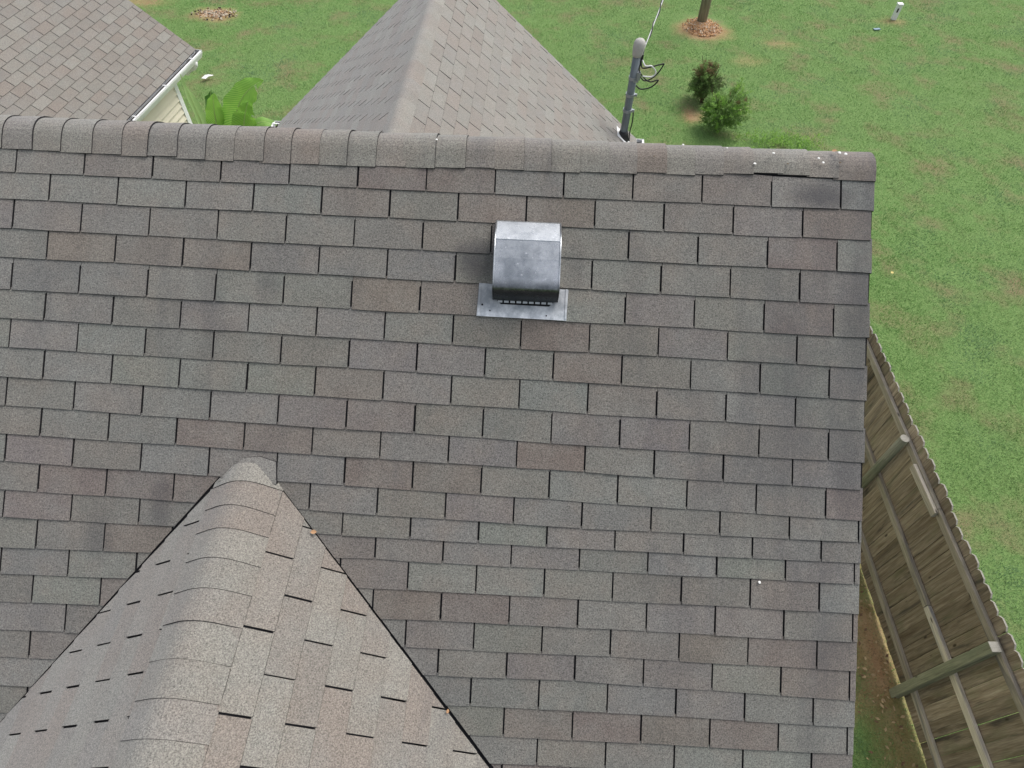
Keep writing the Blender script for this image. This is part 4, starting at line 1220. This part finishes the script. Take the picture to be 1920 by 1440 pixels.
c = k.mix(k.math('MULTIPLY', tan_, 0.55), c, (0.36, 0.325, 0.205))
vg = k.ramp(k.noise(k.vmath('ADD', p, (13.0, 27.0, 0.0)), 1.6, 4, 0.65), 0.56, 0.70)
c = k.mix(k.math('MULTIPLY', vg, 0.5), c, (0.155, 0.375, 0.075))
dk = k.ramp(k.noise(k.vmath('ADD', p, (77.0, 5.0, 0.0)), 3.1, 4, 0.7), 0.56, 0.72)
c = k.mix(k.math('MULTIPLY', dk, 0.5), c, (0.085, 0.165, 0.055))
c = k.mix(1.0, c, k.ramp(isl, 0, 1, 0.76, 1.24), 'MULTIPLY')
k.done(c, 0.6, 0.25)
tr = k.node('ShaderNodeBsdfTranslucent'); k.l.new(c, tr.inputs[0])
mx = k.node('ShaderNodeMixShader'); mx.inputs[0].default_value = 0.35
k.l.new(k.b.outputs[0], mx.inputs[1]); k.l.new(tr.outputs[0], mx.inputs[2]); k.l.new(mx.outputs[0], k.n['Material Output'].inputs[0])
M['grass'] = k.m
def grass():
    cs = 0.5
    gx, gy = np.meshgrid(np.arange(-10, 19, cs), np.arange(-5, 20.5, cs))
    gx, gy = gx.ravel(), gy.ravel()
    free = (gx > 3.4) | (gy > 5.4) | ((gx > -3.7) & (gx < -0.9) & (gy > 4.2))
    free &= ~((gx > -0.9) & (gx < 3.3) & (gy < 5.4)) & ~((gx < -3.9) & (gy < 7.0))
    gx, gy = gx[free], gy[free]
    dist = np.sqrt((gx - CAM[0]) ** 2 + (gy - CAM[1]) ** 2 + CAM[2] ** 2)
    dens = np.clip(5600 * (9.0 / dist) ** 2, 1500, 6200)
    cnt_ = rng.poisson(dens * cs * cs)
    P = np.stack([np.repeat(gx, cnt_), np.repeat(gy, cnt_)], 1) + rng.random((int(cnt_.sum()), 2)) * cs
    b = bare(P[:, 0], P[:, 1])
    thin = 0.75 + 0.5 * (fbm(P[:, 0] * 1.3 + 70, P[:, 1] * 1.3 + 30) - 0.3)
    keep = rng.random(len(P)) < np.clip(thin, 0.3, 1) * (1 - b) ** 1.5
    P = P[keep]; n = len(P)
    Z = 0.05 * (fbm(P[:, 0] * 0.35, P[:, 1] * 0.35) - 0.5) + 0.02 * (fbm(P[:, 0] * 2, P[:, 1] * 2) - 0.5) - 0.005
    clump = fbm(P[:, 0] * 4 + 11, P[:, 1] * 4 + 3)
    L = rng.uniform(0.020, 0.048, n) * (0.6 + 0.9 * clump)
    far = np.clip((np.hypot(P[:, 0] - CAM[0], P[:, 1] - CAM[1]) - 6) / 10, 0, 1)
    W = rng.uniform(0.0024, 0.0046, n) * (1 + 0.9 * far)
    a = rng.uniform(0, 2 * np.pi, n) ; flow = fbm(P[:, 0] * .8 + 5, P[:, 1] * .8 + 91) * 6.28
    a = np.where(rng.random(n) < 0.25, flow + rng.normal(0, .7, n), a)
    tilt = rng.uniform(0.25, 1.15, n)
    dx, dy, dz = np.cos(a) * np.sin(tilt), np.sin(a) * np.sin(tilt), np.cos(tilt)
    ax, ay = -np.sin(a), np.cos(a)
    V = np.empty((n, 3, 3), np.float32)
    for i, s_ in enumerate((-1, 1)):
        V[:, i, 0] = P[:, 0] + s_ * ax * W; V[:, i, 1] = P[:, 1] + s_ * ay * W; V[:, i, 2] = Z
    V[:, 2, 0] = P[:, 0] + dx * L; V[:, 2, 1] = P[:, 1] + dy * L; V[:, 2, 2] = Z + dz * L
    me = bpy.data.meshes.new('grass')
    me.vertices.add(n * 3); me.vertices.foreach_set('co', V.ravel())
    me.loops.add(n * 3); me.loops.foreach_set('vertex_index', np.arange(n * 3, dtype=np.int32))
    me.polygons.add(n); me.polygons.foreach_set('loop_start', np.arange(0, n * 3, 3, dtype=np.int32)); me.polygons.foreach_set('loop_total', np.full(n, 3, np.int32))
    me.materials.append(M['grass']); me.update(); me.validate()
    o = bpy.data.objects.new('grass', me); scene.collection.objects.link(o)
    tag(o, 'patchy mown green lawn behind and beside the house', 'grass', kind='stuff')
    print('grass blades', n)
grass()

# ------------------------------------------------------------------ small things lying about
def blob(name, c, r, mat, label, cat, group=None, flat=0.6, seed=0):
    random.seed(seed); mb = MB(); n = 7; c = np.array(c, float)
    rings = []
    for j, (rr, zz) in enumerate(((0.55, -0.2), (1.0, 0.1), (0.8, 0.6), (0.3, 0.9))):
        rings.append([c + V3(r * rr * math.cos(6.283 * i / n) * random.uniform(.75, 1.2), r * rr * math.sin(6.283 * i / n) * random.uniform(.75, 1.2), r * zz * flat) for i in range(n)])
    pts = [q for rg in rings for q in rg]
    F = [(j * n + i, j * n + (i + 1) % n, (j + 1) * n + (i + 1) % n, (j + 1) * n + i) for j in range(3) for i in range(n)] + [tuple(range(n))[::-1], tuple(range(3 * n, 4 * n))]
    mb.add(pts, F); o = mb.build(name, mat); tag(o, label, cat, group); return o
k = NT('white chip'); M['wchip'] = k.done((0.80, 0.80, 0.77), 0.7)
k = NT('brown crumb'); M['crumb'] = k.done((0.12, 0.09, 0.06), 0.9)
def cap_pt(u, t_): return MAIN.P(u, V_RIDGE + t_, 0.016)
bits = [(3.555, 0.040, .008, 'wchip', 'upper of two close white chips near the ridge end'), (3.575, 0.058, .008, 'wchip', 'lower of two close white chips near the ridge end'),
        (3.645, 0.012, .011, 'wchip', 'larger white dropping on the ridge end, left of two'), (3.672, 0.016, .010, 'wchip', 'white dropping nearest the ridge end corner'),
        (3.355, 0.026, .008, 'wchip', 'lone white chip on the ridge above the lifted cap'), (3.275, 0.076, .008, 'wchip', 'lone white chip low on the ridge cap edge'),
        (3.150, 0.012, .006, 'wchip', 'faint white speck high on the right ridge'), (2.955, 0.006, .007, 'wchip', 'white speck on the ridge just below the shrubs'),
        (1.865, 0.030, .007, 'wchip', 'small white fleck on the ridge left of the vent'), (3.420, 0.070, .006, 'crumb', 'brown crumb on the ridge beside the white chips'),
        (3.650, 0.055, .007, 'crumb', 'dark crumb below the white droppings at ridge end'), (2.830, 0.062, .006, 'crumb', 'brown crumb on the ridge right of the vent')]
for i, (u, t_, r_, m_, lb) in enumerate(bits):
    blob('roof_chip', cap_pt(u, t_), r_ * 0.78, M[m_], lb, 'chip', 'chips and droppings on the ridge', seed=100 + i)
blob('roof_chip', MAIN.P(3.372, 1.655, 0.008), 0.0065, M['wchip'], 'single white chip low on the right of the front slope', 'chip', seed=140)
k = NT('dry leaf'); M['dry'] = k.done(k.mix(k.noise(k.pos(), 60.0, 3), (0.30, 0.16, 0.08), (0.46, 0.28, 0.15)), 0.8)
k = NT('yellow leaf'); M['yellow'] = k.done((0.62, 0.52, 0.18), 0.7)
def flat_leaf(name, c, d, n, L, W, mat, label, cat, group=None):
    c, d, n = map(lambda a: np.array(a, float), (c, d, n)); d /= np.linalg.norm(d); a = np.cross(n, d); a /= np.linalg.norm(a)
    pr = [(0, 0, 0), (.3, .5, .12), (.65, .42, .16), (1, 0, .05), (.65, -.45, .2), (.3, -.5, .1)]
    P = [c + d * L * (x - .5) + a * W * y + n * L * z for x, y, z in pr] + [c + n * L * 0.02]
    mb = MB(); mb.add(P, [(6, i, (i + 1) % 6) for i in range(6)]); o = mb.build(name, mat); tag(o, label, cat, group)
flat_leaf('dry_leaf', GR.P(0.295, 0.362, 0.02), (1, 0.3, -.4), GR.n, 0.028, 0.019, M['dry'], 'dry orange leaf caught high in the right valley', 'leaf')
flat_leaf('dry_leaf', GR.P(0.895, 1.135, 0.02), (0.2, 1, 0), GR.n, 0.020, 0.014, M['dry'], 'dry orange leaf caught low in the right valley', 'leaf')
flat_leaf('dry_leaf', BACK.P(3.633, 0.004, 0.002), (1, .2, 0), (0, 0, 1), 0.028, 0.016, M['dry'], 'dry leaf on the very top of the ridge end', 'leaf')
flat_leaf('fallen_leaf', (8.35, 9.35, 0.06), (1, .3, 0), (0, -.2, 1), 0.09, 0.07, M['yellow'], 'yellow leaf on the lawn just beyond the ridge', 'leaf', None)
flat_leaf('fallen_leaf', (8.6, 6.05, 0.06), (1, .8, 0), (0, -.2, 1), 0.06, 0.05, M['yellow'], 'pale leaf on the lawn right of the rake edge', 'leaf', None)

# leaf litter on the bare strip inside the fence
random.seed(77)
k = NT('tan leaf litter'); M['litter'] = k.done((0.42, 0.31, 0.18), 0.9)
k = NT('brown leaf litter'); M['litter2'] = k.done((0.17, 0.10, 0.06), 0.9)
mb = MB()
for i in range(260):
    y = random.uniform(-2.6, 2.4); x = fence_x(y) - abs(random.gauss(0.08, 0.28)) - 0.03
    c = V3(x, y, random.uniform(0.02, 0.05)); a = random.uniform(0, 6.283)
    d = V3(math.cos(a), math.sin(a), random.uniform(-.3, .3)); b = V3(-math.sin(a), math.cos(a), random.uniform(-.3, .3)); L = random.uniform(0.012, 0.032)
    mb.add([c - d * L, c + b * L * .5 + V3(0, 0, .005), c + d * L, c - b * L * .5], [(0, 1, 2, 3)], random.choice((0, 0, 1)))
tag(mb.build('leaf_litter', [M['litter'], M['litter2']]), 'dry leaf scraps on the soil strip inside the fence', 'leaf litter', kind='stuff')
